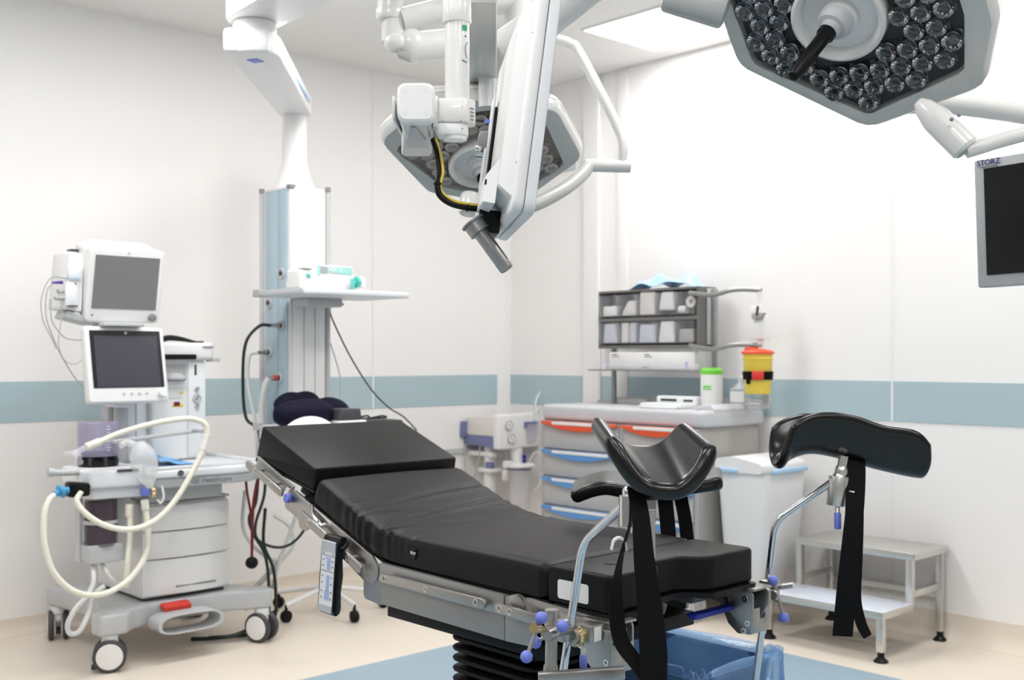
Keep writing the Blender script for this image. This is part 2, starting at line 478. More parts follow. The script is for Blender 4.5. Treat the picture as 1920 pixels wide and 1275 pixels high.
# coved vinyl skirting
def cove(h, d=0.06):
    return [(0, h), (-0.004, h), (-0.006, h * 0.6), (-0.016, h * 0.28), (-d * 0.6, 0.006), (-d, 0.0016), (-d, 0), (0, 0)]
m = MB(); m.prism(cove(cove_r), 0.0, RX, 'yz'); wall_obj(m, 'baseboard_right', M['floor'], 'coved beige skirting')
m = MB(); m.prism([(-a, b) for a, b in cove(cove_l)], RY, 0.0, 'xz'); wall_obj(m, 'baseboard_left', M['floor'], 'coved beige skirting')
# small vent high in the right wall, left of the upright strip
t = thing('wall_vent', 'small pale square vent high on the wall behind the far lamp', 'vent', CORNER, ROT_V)
m = MB(); m.span((0.50, -0.012, 2.55), (0.68, 0.0, 2.80), 0.004); m.build('frame', M['silver'], t)
m = MB()
for k in range(6): m.box((0.59, -0.014, 2.58 + k * 0.038), (0.15, 0.004, 0.02), rot=(0.5, 0, 0))
m.build('slats', M['trim'], t)
# ceiling light panels in a grid
def light_panel(x, y, lab):
    c = Matrix.Translation(CORNER) @ Matrix.Rotation(ROT_V, 4, 'Z')
    p = c @ Vector((x, y, RZ))
    t = thing('light_panel', lab, 'ceiling light', (p.x, p.y, RZ), ROT_V, 'square ceiling light panels')
    m = MB()
    for a in (-1, 1):
        m.box((a * 0.297, 0, -0.004), (0.014, 0.608, 0.008)); m.box((0, a * 0.297, -0.004), (0.58, 0.014, 0.008))
    m.build('frame', M['lampframe'], t)
    m = MB(); m.box((0, 0, -0.002), (0.58, 0.58, 0.004)); m.build('diffuser', M['lamp'], t)
k = 0
for x in (1.77, 3.75, 5.73, 7.3):
    for y in (-0.478, -2.38, -4.28, -6.2):
        if y > -1 and x > 4: continue
        light_panel(x, y, 'square glowing ceiling light panel above the drawer cart' if k == 0 else 'unseen ceiling light panel added to brighten the left wall')
        k += 1
for y in (-3.33,): light_panel(1.75, y, 'unseen ceiling light panel added to brighten the left wall')  # extra panel between the grid rows, added to brighten the left wall
# ------------------------------------------------------------------ operating table: x towards the foot end, y across to the far side, z up
TW = 0.578
N0 = (0.2257, 2.565, 0.0)
table = thing('operating_table', 'black padded operating table with raised back section and steel side rails', 'operating table', N0, ROT_V)
# seat cushion with the cut-out at the foot end
out = rounded([(-0.203, 0), (0, 0), (0, 0.185), (-0.058, 0.215), (-0.058, 0.325), (0, 0.375), (0, TW), (-0.203, TW)],
              [0.006, 0.02, 0.05, 0.03, 0.03, 0.07, 0.03, 0.006], 6)
m = MB(); m.prism(out, 0.752, 0.842, 'xy', 0.010, 4); seat = m.build('seat_cushion', M['vinylseat'], table, 40)
m = MB(); m.prism(rounded([(-0.168, 0.766), (-0.066, 0.766), (-0.066, 0.812), (-0.168, 0.812)], 0.008), -0.0012, 0.0, 'xz')
m.build('label_patch', M['paper'], seat, label='blank white label on the black seat side')
m = MB(); m.ball((-0.10, 0.115, 0.842), 0.02, (1.0, 0.35, 0.06), rot=(0, 0, 0.3)); m.build('seam_tab', M['strap'], seat)
# back cushion: a soft pad bent where the back section rises
TOP = [(-1.228, 0.972), (-1.14, 0.939), (-1.061, 0.908), (-0.954, 0.872), (-0.842, 0.850), (-0.704, 0.843), (-0.372, 0.843), (-0.206, 0.841)]
BOT = [(-1.255, 0.897), (-1.14, 0.852), (-1.061, 0.820), (-0.954, 0.783), (-0.85, 0.765), (-0.704, 0.760), (-0.372, 0.757), (-0.208, 0.757)]
def interp(P, x):
    if x <= P[0][0]: return P[0][1]
    for a, b in zip(P, P[1:]):
        if x <= b[0]: return a[1] + (b[1] - a[1]) * (x - a[0]) / (b[0] - a[0])
    return P[-1][1]
tp = smooth_path([(a, b, 0) for a, b in TOP], 8); bp_ = smooth_path([(a, b, 0) for a, b in BOT], 8)
TP = [(p.x, p.y) for p in tp]; BP = [(p.x, p.y) for p in bp_]
rings = []
NS = 150
def window(x, c, w): return math.exp(-((x - c) / w) ** 2)
folds = [(-1.09, 0.004, 0.9), (-1.045, 0.006, 2.1), (-1.0, 0.005, 0.3), (-0.955, 0.007, 1.7), (-0.915, 0.006, 2.9), (-0.87, 0.008, 0.5), (-0.82, 0.005, 4.0), (-0.76, 0.005, 1.1)]
def crease(x, t):
    z = 0
    for c, a, ph in folds:
        cc = c + 0.035 * math.sin(t * 5.0 + ph) + 0.05 * (t - 0.29) * math.sin(ph * 1.7)
        amp = a * (0.55 + 0.45 * math.sin(t * 7 + ph * 3))
        z -= amp * window(x, cc, 0.009) - 0.5 * amp * window(x, cc + 0.02, 0.013)
    return z
NT = 30
for i in range(NS + 1):
    v = i / NS
    xt = TP[0][0] + (TP[-1][0] - TP[0][0]) * v; xb = BP[0][0] + (BP[-1][0] - BP[0][0]) * v
    zt = interp(TP, xt); zb = interp(BP, xb)
    e = min(v, 1 - v) * NS
    sh = {0: 0.010, 1: 0.004, 2: 0.001}.get(int(e), 0.0)
    ring = []
    r = 0.010
    pleat = 0.0035 * window(xt, -0.95, 0.16)
    for k in range(7):                                   # near side, bottom to top
        q = k / 6; z = zb + sh + (zt - r - zb - 2 * sh) * q; x = xb + (xt - xb) * q
        bulge = 0.004 * math.sin(PI * q) + pleat * math.sin(x * 150 + 2 * math.sin(x * 31)) * (0.3 + 0.7 * q)
        ring.append((x, -bulge + sh, z))
    for k in range(NT + 1):                              # top, near to far
        t = TW * k / NT
        d = min(t, TW - t)
        ring_z = zt - sh - (r if d < 1e-6 else 0) + crease(xt, t) + 0.004 * math.sin(PI * t / TW)
        ring.append((xt, t if 0 < k < NT else (0.004 + sh if k == 0 else TW - 0.004 - sh), ring_z + (0.006 if k in (0, NT) else 0)))
    for k in range(7):
        q = 1 - k / 6; z = zb + sh + (zt - r - zb - 2 * sh) * q; x = xb + (xt - xb) * q
        ring.append((x, TW - sh + 0.004 * math.sin(PI * q), z))
    rings.append(ring)
m = MB(); m.loft(rings); back = m.build('back_cushion', M['vinyl'], table, 55)
ft = face_mtx((-0.728, -0.0075, 0.800), (1, 0, -0.12), (0.12, 0, 1))
m = MB(); m.box((0, 0, 0), (0.019, 0.030, 0.002)); m.move(ft); ct = m.build('care_tag', M['blackp'], back)
lt = lettering('tag_lettering', 'IENT', 0.0115, M['inkwhite'], ct, face_mtx((-0.728, -0.0085, 0.802), (1, 0, -0.12), (0.12, 0, 1)))
# head cushion
m = MB(); m.prism(rounded([(-1.560, 1.118), (-1.236, 0.999), (-1.248, 0.932), (-1.600, 1.012)], [0.006, 0.008, 0.012, 0.008], 4), 0.0, TW, 'xz', 0.008, 3)
m.build('head_cushion', M['vinylseat'], table, 40)
m = MB(); m.prism([(-1.606, 1.009), (-1.25, 0.930), (-1.253, 0.921), (-1.609, 0.999)], 0.004, TW - 0.004, 'xz')
m.build('head_board', M['blackp'], table)
m = MB()
m.prism([(-1.27, 0.893), (-0.87, 0.757), (-0.205, 0.752), (-0.205, 0.744), (-0.875, 0.749), (-1.275, 0.884)], 0.004, TW - 0.004, 'xz')
m.build('back_board', M['blackp'], table)
m = MB(); m.prism(rounded([(-0.195, 0.004), (0.012, 0.004), (0.012, 0.185), (-0.048, 0.215), (-0.048, 0.325), (0.012, 0.375), (0.012, TW - 0.004), (-0.195, TW - 0.004)], 0.02), 0.737, 0.751, 'xy')
m.build('seat_board', M['blackp'], table)
m = MB(); m.span((-1.33, 0.02, 0.885), (-1.20, 0.10, 0.905)); m.prism([(-1.36, 0.93), (-1.2, 0.875), (-1.21, 0.86), (-1.37, 0.915)], 0.03, TW - 0.03, 'xz')
m.build('head_joint', M['rubber'], table)

def capsule(p, q, w):
    """2D capsule outline between p and q"""
    d = Vector((q[0] - p[0], q[1] - p[1])).normalized(); n = Vector((-d.y, d.x)); o = []
    for c, sg in ((q, 1), (p, -1)):
        for k in range(9):
            a = -PI / 2 + PI * k / 8
            v = d * (math.cos(a) * sg * w / 2) + n * (math.sin(a) * sg * w / 2)
            o.append((c[0] + v.x, c[1] + v.y))
    return o
def side(fl):
    """the metalwork of one long side; fl maps a distance outwards from the cushion edge to y"""
    Y = (lambda d: -d) if fl == 0 else (lambda d: TW + d)
    def plate(name, outl, d0, d1, material, bevel=0.0015, parent=None, label=None):
        m = MB(); a, b = Y(d0), Y(d1)
        m.prism(outl, min(a, b), max(a, b), 'xz', bevel); return m.build(name, M[material], parent or table, label=label)
    def rail(name, p, q, w, d0=0.036, d1=0.046, screws=()):
        o = plate(name, capsule(p, q, w), d0, d1, 'steel')
        for u in screws:
            m = MB()
            x = p[0] + (q[0] - p[0]) * u; z = p[1] + (q[1] - p[1]) * u
            m.lathe([(0.009, 0), (0.0088, 0.0012), (0.0065, 0.0012), (0.006, -0.001), (0.003, -0.001), (0.002, -0.003)], (x, Y(d1), z), (0, -1 if fl == 0 else 1, 0), 20)
            m.build('screw', M['inox'], o)
        for u in screws:
            m = MB()
            x = p[0] + (q[0] - p[0]) * u; z = p[1] + (q[1] - p[1]) * u
            m.cyl((x, Y(0.008), z), (x, Y(d0), z), 0.007)
            m.build('spacer', M['steelmid'], o)
        return o
    plate('head_plate', [(-1.566, 1.018), (-1.346, 0.935), (-1.352, 0.922), (-1.392, 0.934), (-1.41, 0.914), (-1.584, 0.976)], 0.004, 0.012, 'steelplate')
    rail('head_rail', (-1.576, 0.992), (-1.374, 0.917), 0.026, screws=(0.22, 0.72))
    plate('back_bracket', rounded([(-1.368, 0.924), (-1.392, 0.872), (-1.385, 0.862), (-1.315, 0.838), (-1.302, 0.808), (-1.27, 0.802), (-1.245, 0.814), (-1.05, 0.739), (-0.955, 0.694),
           (-0.915, 0.689), (-0.885, 0.703), (-0.880, 0.735), (-0.912, 0.770), (-1.06, 0.824), (-1.215, 0.880), (-1.335, 0.924)], 0.006), 0.006, 0.016, 'steel')
    rail('back_rail', (-1.245, 0.858), (-0.94, 0.735), 0.026, screws=(0.14, 0.82))
    m = MB(); m.lathe([(0.0, 0), (0.034, 0), (0.034, 0.003), (0.030, 0.004), (0, 0.004)], (-0.912, Y(0.016), 0.731), (0, -1 if fl == 0 else 1, 0), 32)
    m.build('hinge_disc', M['steelmid'], table)
    m = MB(); m.lathe([(0.0, 0), (0.012, 0), (0.012, 0.014), (0.015, 0.016), (0.0155, 0.027), (0.012, 0.030), (0, 0.030)], (-1.358, Y(0.004), 0.893), (0, -1 if fl == 0 else 1, 0.25), 20)
    m.build('release_button', M['bluek'], table, label='blue release button')
    m = MB(); m.tube([(-1.235, Y(0.012), 0.885), (-1.20, Y(0.030), 0.862), (-1.165, Y(0.034), 0.842), (-1.155, Y(0.026), 0.833), (-1.165, Y(0.012), 0.838)], 0.006, 8)
    m.build('pull_handle', M['chrome'], table)
    plate('centre_plate', [(-0.866, 0.757), (-0.340, 0.748), (-0.340, 0.697), (-0.866, 0.703)], 0.004, 0.022, 'steelplate')
    plate('lower_panel', [(-0.866, 0.7035), (-0.340, 0.6975), (-0.340, 0.633), (-0.866, 0.640)], 0.004, 0.019, 'steelmid')
    rail('centre_rail', (-0.826, 0.724), (-0.398, 0.7205), 0.026, screws=(0.03, 0.47, 0.95))
    plate('hinge_cover', rounded([(-0.958, 0.735), (-0.866, 0.757), (-0.866, 0.633), (-0.95, 0.641), (-0.958, 0.652)], 0.008), 0.002, 0.014, 'midgrey')
    plate('seat_hinge', rounded([(-0.339, 0.745), (-0.30, 0.757), (-0.262, 0.745), (-0.235, 0.70), (-0.235, 0.636), (-0.339, 0.632)], [0.002, 0.02, 0.03, 0.01, 0.012, 0.002]), 0.004, 0.018, 'steelmid')
    m = MB()
    m.lathe([(0, 0), (0.030, 0), (0.030, 0.004), (0.027, 0.005), (0, 0.005)], (-0.292, Y(0.018), 0.726), (0, -1 if fl == 0 else 1, 0), 32)
    m.build('hinge_cap', M['steel'], table)
    rail('link_rail', (-0.335, 0.7195), (-0.205, 0.7150), 0.026, screws=(0.05, 0.34))
    plate('seat_arm', rounded([(-0.315, 0.744), (-0.26, 0.752), (0.045, 0.738), (0.045, 0.70), (0.02, 0.665), (-0.02, 0.66), (-0.06, 0.693), (-0.225, 0.702), (-0.30, 0.715)], 0.012), -0.004, 0.006, 'steel')
    rail('seat_rail', (-0.165, 0.7125), (0.035, 0.7145), 0.026, 0.030, 0.040)
side(0); side(1)
# foot brackets: two cheeks and a slotted front plate each
def bracket(t0, t1):
    m = MB()
    for t in (t0, t1):
        m.prism(rounded([(-0.14, 0.742), (0.022, 0.736), (0.028, 0.725), (0.028, 0.622), (-0.02, 0.618), (-0.05, 0.640), (-0.075, 0.690), (-0.14, 0.70)], 0.01), t - 0.003, t + 0.003, 'xz', 0.001)
    m.prism(rounded([(t0, 0.624), (t1, 0.624), (t1, 0.690), (t1 - 0.018, 0.690), (t1 - 0.018, 0.660), (t0 + 0.030, 0.660), (t0 + 0.030, 0.690), (t0, 0.690)], 0.002), 0.022, 0.028, 'yz', 0.001)
    m.span((-0.06, t0 - 0.004, 0.736), (0.034, t1 + 0.006, 0.742), 0.001)
    o = m.build('foot_bracket', M['steel'], table)
    for t, z, x in ((t0, 0.712, 0.004), (t0, 0.650, 0.012), (t0, 0.628, 0.0), (t0, 0.700, -0.055), (t0, 0.675, -0.07), (t1, 0.712, 0.004)):
        m = MB(); m.lathe([(0.0085, 0), (0.008, 0.002), (0.004, 0.002), (0.003, -0.001), (0, -0.001)], (x, t - 0.003, z), (0, -1, 0), 16); m.build('bolt', M['chrome'], o)
bracket(0.045, -0.028) if False else bracket(-0.022, 0.050)
bracket(0.528, 0.600)
m = MB(); m.prism(rounded([(-0.10, 0.738), (-0.03, 0.738), (-0.04, 0.71), (-0.06, 0.695), (-0.08, 0.695)], 0.008), 0.22, 0.25, 'xz', 0.002)
m.prism(rounded([(-0.10, 0.738), (-0.01, 0.738), (-0.03, 0.722), (-0.08, 0.722)], 0.006), 0.34, 0.54, 'xz', 0.002)
m.build('under_frame', M['darkgrey'], table)
m = MB(); m.prism(rounded([(0.355, 0.690), (0.53, 0.690), (0.53, 0.678), (0.365, 0.676)], 0.004), -0.06, -0.03, 'yz', 0.002)
m.build('release_lever', M['bluedeep'], table, label='dark blue release lever')
# base plate, column cover and floor base
m = MB(); m.span((-0.866, 0.004, 0.601), (-0.20, TW - 0.004, 0.640), 0.004); m.build('column_head', M['rubber'], table)
def rr(x0, x1, y0, y1, z, r=0.05):
    return [(a, b, z) for a, b in rounded([(x0, y0), (x1, y0), (x1, y1), (x0, y1)], r, 5)]
BR, BT = -0.30, 0.42
rings = []
z = 0.600
rings.append(rr(-0.655, BR, 0.05, BT - 0.01, z))
while z > 0.17:
    for dz, ins in ((0.004, 0.012), (0.010, 0.035), (0.018, 0.038), (0.022, 0.012), (0.026, 0.010)):
        rings.append(rr(-0.670 + ins, BR - ins, 0.045 + ins, BT - ins, z - dz))
    z -= 0.0285
m = MB(); m.loft(rings); m.build('column_bellows', M['rubber'], table, 50)
m = MB(); m.span((-0.72, 0.0, 0.03), (-0.08, TW, 0.17), 0.03, 3); m.span((-1.10, 0.06, 0.02), (0.0, TW - 0.06, 0.09), 0.02, 3)
m.build('floor_base', M['steelmid'], table)
m = MB()
for x in (-1.0, -0.1):
    for y in (0.12, TW - 0.12): m.cyl((x, y - 0.015, 0.03), (x, y + 0.015, 0.03), 0.03)
m.build('base_rollers', M['rubber'], table)

# ------------------------------------------------------------------ handset hanging from the back rail
hs = thing('handset', 'black hand control with white keypad hanging from the table side rail', 'remote control')
o = Vector(N0) + Matrix.Rotation(ROT_V, 3, 'Z') @ Vector((-1.058, -0.062, 0.70))
hs.location = o; hs.rotation_euler = (math.radians(4), math.radians(8), ROT_V + math.radians(17))
m = MB()
m.prism(rounded([(-0.0, 0.122), (-0.030, 0.118), (-0.024, 0.085), (-0.016, 0.05), (-0.024, 0.0), (-0.018, -0.05), (-0.024, -0.10), (-0.018, -0.118), (0.0, -0.122), (0.014, -0.10), (0.016, 0.0), (0.014, 0.10)], 0.008), -0.031, 0.031, 'yz', 0.004, 3)
m.move(Matrix.Rotation(PI, 4, 'Z'))
body = m.build('body', M['blackp'], hs)
m = MB(); m.box((0, 0, 0), (0.050, 0.218, 0.002))
m.move(face_mtx((0.0, -0.0155, 0.0), (1, 0, 0), (0, 0, 1))); kp = m.build('keypad', M['paper'], hs, label='white keypad with pale blue symbols')
for nm, c, s, mm in (('display', (0, 0.093), (0.05, 0.03), 'silver'), ('foot_strip', (0, -0.098), (0.05, 0.022), 'silver')):
    m = MB(); m.box((c[0], c[1], 0.0008), (s[0], s[1], 0.002)); m.move(face_mtx((0, -0.016, 0), (1, 0, 0), (0, 0, 1))); m.build(nm, M[mm], kp)
m = MB()
for x, y, w, h in ((0.004, 0.038, 0.012, 0.03), (0.004, -0.02, 0.010, 0.05), (0.003, -0.056, 0.016, 0.028), (0, 0.058, 0.02, 0.004)):
    m.box((x, y, 0.001), (w, h, 0.002))
m.move(face_mtx((0, -0.0160, 0), (1, 0, 0), (0, 0, 1))); m.build('symbols', M['inkpale'], kp)
m = MB()
for y in (0.066, 0.018): m.box((0, y, 0.001), (0.05, 0.001, 0.002))
for x in (-0.017, 0.018):
    for y in (0.072, 0.05, 0.033, 0.0, -0.02, -0.045, -0.065): m.box((x, y, 0.001), (0.004, 0.004, 0.002))
m.move(face_mtx((0, -0.0160, 0), (1, 0, 0), (0, 0, 1))); m.build('key_marks', M['inkgrey'], kp)
m = MB(); m.tube([(0.012, 0.02, 0.10), (0.028, 0.03, 0.105), (0.034, 0.02, 0.095), (0.030, 0.005, 0.085)], 0.007, 8); m.build('hook', M['blackp'], hs)

# ------------------------------------------------------------------ leg supports
def gutter(name, fn, T, material, parent, nu=40, nv=24, c=0.10, power=8, r=0.9, lu=0.30, lv=0.22):
    """padded curved shell: fn(u,v) middle surface with rounded corners, thickness T, rolled rims; lu, lv its rough size in metres"""
    def g(u, v):
        k = c * abs(2 * u - 1) ** power
        return Vector(fn(u, k + (1 - 2 * k) * v))
    R = r * T / 2
    def rows(n, L):
        e = [R * (1 - math.cos(PI / 2 * k / 6)) / L for k in range(7)]
        mid = [e[-1] + (1 - 2 * e[-1]) * k / n for k in range(1, n)]
        return e + mid + [1 - q for q in reversed(e)]
    U, V = rows(nu, lu), rows(nv, lv)
    def prof(x, L):
        d = min(x, 1 - x) * L
        return 1.0 if d >= R else math.sqrt(max(0.0, 1 - (1 - d / R) ** 2))
    A, B = [], []
    for u in U:
        ra, rb = [], []
        for v in V:
            e = 0.004
            a = g(min(1, u + e), v) - g(max(0, u - e), v); b = g(u, min(1, v + e)) - g(u, max(0, v - e))
            n = a.cross(b).normalized(); h = T / 2 - R + R * prof(u, lu) * prof(v, lv); p = g(u, v)
            ra.append(p + n * h); rb.append(p - n * h)
        A.append(ra); B.append(rb)
    bm = bmesh.new(); NU, NV = len(U), len(V)
    VA = [[bm.verts.new(p) for p in row] for row in A]; VB = [[bm.verts.new(p) for p in row] for row in B]
    for i in range(NU - 1):
        for j in range(NV - 1):
            bm.faces.new((VA[i][j], VA[i + 1][j], VA[i + 1][j + 1], VA[i][j + 1])); bm.faces.new((VB[i][j], VB[i][j + 1], VB[i + 1][j + 1], VB[i + 1][j]))
    ring = [(i, 0) for i in range(NU)] + [(NU - 1, j) for j in range(1, NV)] + [(i, NV - 1) for i in range(NU - 2, -1, -1)] + [(0, j) for j in range(NV - 2, 0, -1)]
    for k in range(len(ring)):
        (a, b), (d, e) = ring[k], ring[(k + 1) % len(ring)]
        bm.faces.new((VA[a][b], VB[a][b], VB[d][e], VA[d][e]))
    bmesh.ops.recalc_face_normals(bm, faces=bm.faces[:])
    m = MB(); m._add(bm)
    return m.build(name, M[material], parent, 75)

# near support
ls = thing('leg_support', 'black trough leg rest on bent chrome rod at the near corner of the table', 'leg rest', (0.1315, 2.5048, 0.0), 0.0, 'leg rests')
def L(p): return (p[0] - 0.1315, p[1] - 2.5048, p[2])
m = MB(); m.tube(fillet([L(p) for p in [(0.097, 2.534, 0.50), (0.158, 2.475, 0.935), (0.243, 2.31, 1.050)]], 0.04), 0.0095, 16, smooth=False)
m.build('rod', M['chrome'], ls)
def near_pad(u, v):
    L0 = Vector((0.206, 2.195, 1.186)); R0 = Vector((0.398, 2.195, 1.168)); L1 = Vector((0.176, 2.40, 1.222)); R1 = Vector((0.372, 2.40, 1.212))
    a = L0.lerp(L1, v); b = R0.lerp(R1, v); q = 2 * u - 1
    p = a.lerp(b, u)
    p.z -= (0.100 - 0.030 * v) * (1 - abs(q) ** 2.7)
    p.x += 0.010 * math.copysign(abs(q) ** 5, q) * (1 - v)
    return L(p)
gutter('pad', near_pad, 0.036, 'leather', ls, 44, 26, 0.09, 8, 0.92, 0.30, 0.22)
m = MB()
m.cyl(L((0.243, 2.30, 1.00)), L((0.243, 2.30, 1.062)), 0.021); m.cyl(L((0.243, 2.30, 1.06)), L((0.255, 2.30, 1.085)), 0.013); m.ball(L((0.245, 2.30, 1.068)), 0.017)
m.build('ball_joint', M['chrome'], ls)
m = MB(); m.cyl(L((0.243, 2.30, 0.985)), L((0.243, 2.30, 1.0)), 0.006); m.build('lever_pin', M['chrome'], ls)
m = MB(); m.box(L((0.285, 2.285, 0.985)), (0.020, 0.004, 0.10)); m.build('keeper_plate', M['inox'], ls)
# clamp on the near rail
m = MB()
m.box((0.046, 0.026, 0.722), (0.046, 0.05, 0.040), 0.003, rot=(0, 0, ROT_V)); m.cyl((0.0, -0.005, 0.718), (0.035, 0.03, 0.718), 0.020)
m.build('clamp', M['steel'], ls)
m = MB(); m.cyl((0.008, 0.0, 0.716), (0.022, 0.014, 0.716), 0.0215, seg=28); m.build('brass_collar', M['brass'], ls)
m = MB(); m.cyl((-0.035, -0.02, 0.735), (0.0, 0.0, 0.735), 0.009); m.cyl((-0.055, -0.03, 0.728), (-0.030, -0.02, 0.738), 0.012)
m.cyl((-0.045, -0.03, 0.728), (-0.085, -0.17, 0.728), 0.0045); m.build('clamp_spindle', M['steel'], ls)
def lever(parent, a, b, r=0.0125):
    m = MB(); m.cyl(a, b, 0.0042); o = m.build('clamp_lever', M['steel'], parent)
    m = MB(); m.ball(a, r); m.build('ball_knob', M['bluek'], o)
    m = MB(); m.ball(b, r); m.build('ball_knob', M['bluek'], o)
lever(ls, (-0.022, -0.10, 0.766), (-0.080, -0.085, 0.727), 0.0135)
bpy.data.objects.remove(bpy.data.objects['clamp_spindle'])
m = MB(); m.cyl((-0.048, -0.098, 0.748), (0.02, 0.03, 0.730), 0.009); m.cyl((-0.056, -0.108, 0.748), (-0.040, -0.088, 0.748), 0.013)
m.build('clamp_spindle', M['steel'], ls)
m = MB(); m.cyl(L((0.158, 2.46, 0.705)), L((0.158, 2.46, 0.690)), 0.006); o = m.build('lock_lever', M['inox'], ls)
m = MB(); m.cyl(L((0.158, 2.46, 0.690)), L((0.158, 2.46, 0.660)), 0.0085, bevel=0.004); m.build('grip', M['bluek'], o)
m = MB(); m.box((0.0625, 0.0085, 0.722), (0.001, 0.024, 0.032), rot=(0, 0, ROT_V)); m.build('data_label', M['paper'], ls)
# straps of the near support
m = MB()
m.ribbon([L(p) for p in [(0.250, 2.25, 1.085), (0.257, 2.215, 1.03), (0.262, 2.20, 0.95), (0.272, 2.20, 0.86), (0.280, 2.20, 0.77), (0.281, 2.20, 0.70), (0.281, 2.20, 0.60), (0.279, 2.20, 0.52)]],
         [0.034, 0.036, 0.042, 0.050, 0.056, 0.054, 0.05, 0.05], 0.003, (1, 0.15, 0))
m.ribbon([L(p) for p in [(0.243, 2.26, 1.075), (0.240, 2.243, 1.02), (0.224, 2.24, 0.962), (0.213, 2.24, 0.905), (0.210, 2.24, 0.842), (0.220, 2.235, 0.778), (0.248, 2.225, 0.738), (0.275, 2.21, 0.705)]],
         [0.030, 0.03, 0.028, 0.03, 0.034, 0.034, 0.03, 0.03], 0.003,
         [(0.3, 1, 0), (0.25, 1, 0), (0.35, 1, 0), (0.6, 0.8, 0), (0.9, 0.5, 0), (0.9, 0.4, 0.2), (0.6, 0.3, 0.7), (0.7, 0.3, 0.6)])
m.build('strap', M['strap'], ls)
m = MB(); m.ribbon([L(p) for p in [(0.232, 2.245, 0.958), (0.229, 2.245, 0.975), (0.218, 2.245, 0.984), (0.206, 2.245, 0.978), (0.201, 2.245, 0.960)]], 0.012, 0.004, (0, 1, 0.1)); m.build('strap_hook', M['white'], ls, label='white plastic hook')

# far support, seen from the outside
lf = thing('leg_support', 'black trough leg rest on bent chrome rod at the far corner of the table', 'leg rest', (0.7313, 3.0345, 0.0), 0.0, 'leg rests')
def LF(p): return (p[0] - 0.7313, p[1] - 3.0345, p[2])
m = MB(); m.tube(fillet([LF(p) for p in [(0.675, 3.10, 0.40), (0.720, 3.035, 0.900), (0.862, 3.0, 1.010)]], 0.035), 0.0098, 16, smooth=False)
m.build('rod', M['chrome'], lf)
TPX = [(0.741, 1.139), (0.764, 1.175), (0.822, 1.200), (0.909, 1.196), (0.995, 1.168), (1.089, 1.150), (1.139, 1.096)]
BPX = [(0.736, 1.046), (0.764, 1.077), (0.822, 1.095), (0.901, 1.082), (0.995, 1.054), (1.082, 1.034), (1.128, 1.027)]
TS = smooth_path([(a, 0, b) for a, b in TPX], 12); BS = smooth_path([(a, 0, b) for a, b in BPX], 12)
def at_len(P, v):
    acc = [0]
    for a, b in zip(P, P[1:]): acc.append(acc[-1] + (b - a).length)
    s = v * acc[-1]
    for i in range(len(P) - 1):
        if s <= acc[i + 1] + 1e-9: return P[i].lerp(P[i + 1], (s - acc[i]) / max(1e-9, acc[i + 1] - acc[i]))
    return P[-1].copy()
def far_pad(u, v):
    t = at_len(TS, v); b = at_len(BS, v); q = 2 * u - 1
    p = b.lerp(t, abs(q) ** 2.0 * (1.0 if q < 0 else 0.9))
    y = 3.05 + 0.072 * math.copysign(abs(q) ** 0.75, q)
    p.x -= 0.024 * u * (1 - v) ** 3
    return LF((p.x, y, p.z))
gutter('pad', far_pad, 0.024, 'leather', lf, 44, 44, 0.05, 6, 0.95, 0.25, 0.48)
m = MB(); m.cyl(LF((0.897, 3.0, 1.082)), LF((0.890, 3.0, 1.045)), 0.013); m.ball(LF((0.890, 3.0, 1.040)), 0.018, (1, 1, 1.2)); m.cyl(LF((0.888, 3.0, 1.04)), LF((0.884, 3.0, 1.026)), 0.012, 0.018)
m.cyl(LF((0.884, 3.0, 1.028)), LF((0.877, 3.0, 0.948)), 0.0275, bevel=0.002, seg=32); m.build('ball_joint', M['inox'], lf)
m = MB(); m.cyl(LF((0.877, 2.99, 0.948)), LF((0.876, 2.985, 0.93)), 0.007); o = m.build('lock_lever', M['inox'], lf)
m = MB(); m.cyl(LF((0.876, 2.985, 0.932)), LF((0.875, 2.98, 0.886)), 0.0095, bevel=0.005); m.build('grip', M['bluek'], o)
m = MB(); m.box(LF((0.909, 2.975, 0.968)), (0.014, 0.003, 0.045), rot=(0, 0.1, 0)); m.build('data_label', M['paper'], lf)
m = MB()
m.ribbon([LF(p) for p in [(0.934, 3.02, 1.068), (0.925, 2.99, 1.02), (0.914, 2.96, 0.94), (0.898, 2.94, 0.85), (0.884, 2.93, 0.74), (0.873, 2.93, 0.612)]], [0.056, 0.056, 0.05, 0.05, 0.053, 0.055], 0.003, (1, 0.1, 0))
m.ribbon([LF(p) for p in [(0.940, 3.035, 1.065), (0.932, 3.01, 1.0), (0.921, 2.975, 0.88), (0.917, 2.96, 0.78), (0.918, 2.96, 0.70), (0.930, 2.955, 0.64), (0.946, 2.95, 0.606)]], [0.05, 0.048, 0.045, 0.036, 0.03, 0.03, 0.026], 0.003, (1, 0.2, 0.1))
m.build('strap', M['strap'], lf)
m = MB(); m.box((-0.030, -0.012, 0.722), (0.035, 0.05, 0.042), 0.003, rot=(0, 0, ROT_V)); m.cyl((-0.022, -0.02, 0.722), (-0.022, -0.02, 0.72), 0.02); m.build('clamp', M['steel'], lf)
m = MB(); m.cyl((-0.005, -0.01, 0.722), (0.03, -0.035, 0.733), 0.008); m.build('clamp_spindle', M['inox'], lf)
lever(lf, (-0.026, -0.035, 0.745), (0.004, -0.035, 0.645), 0.0145)

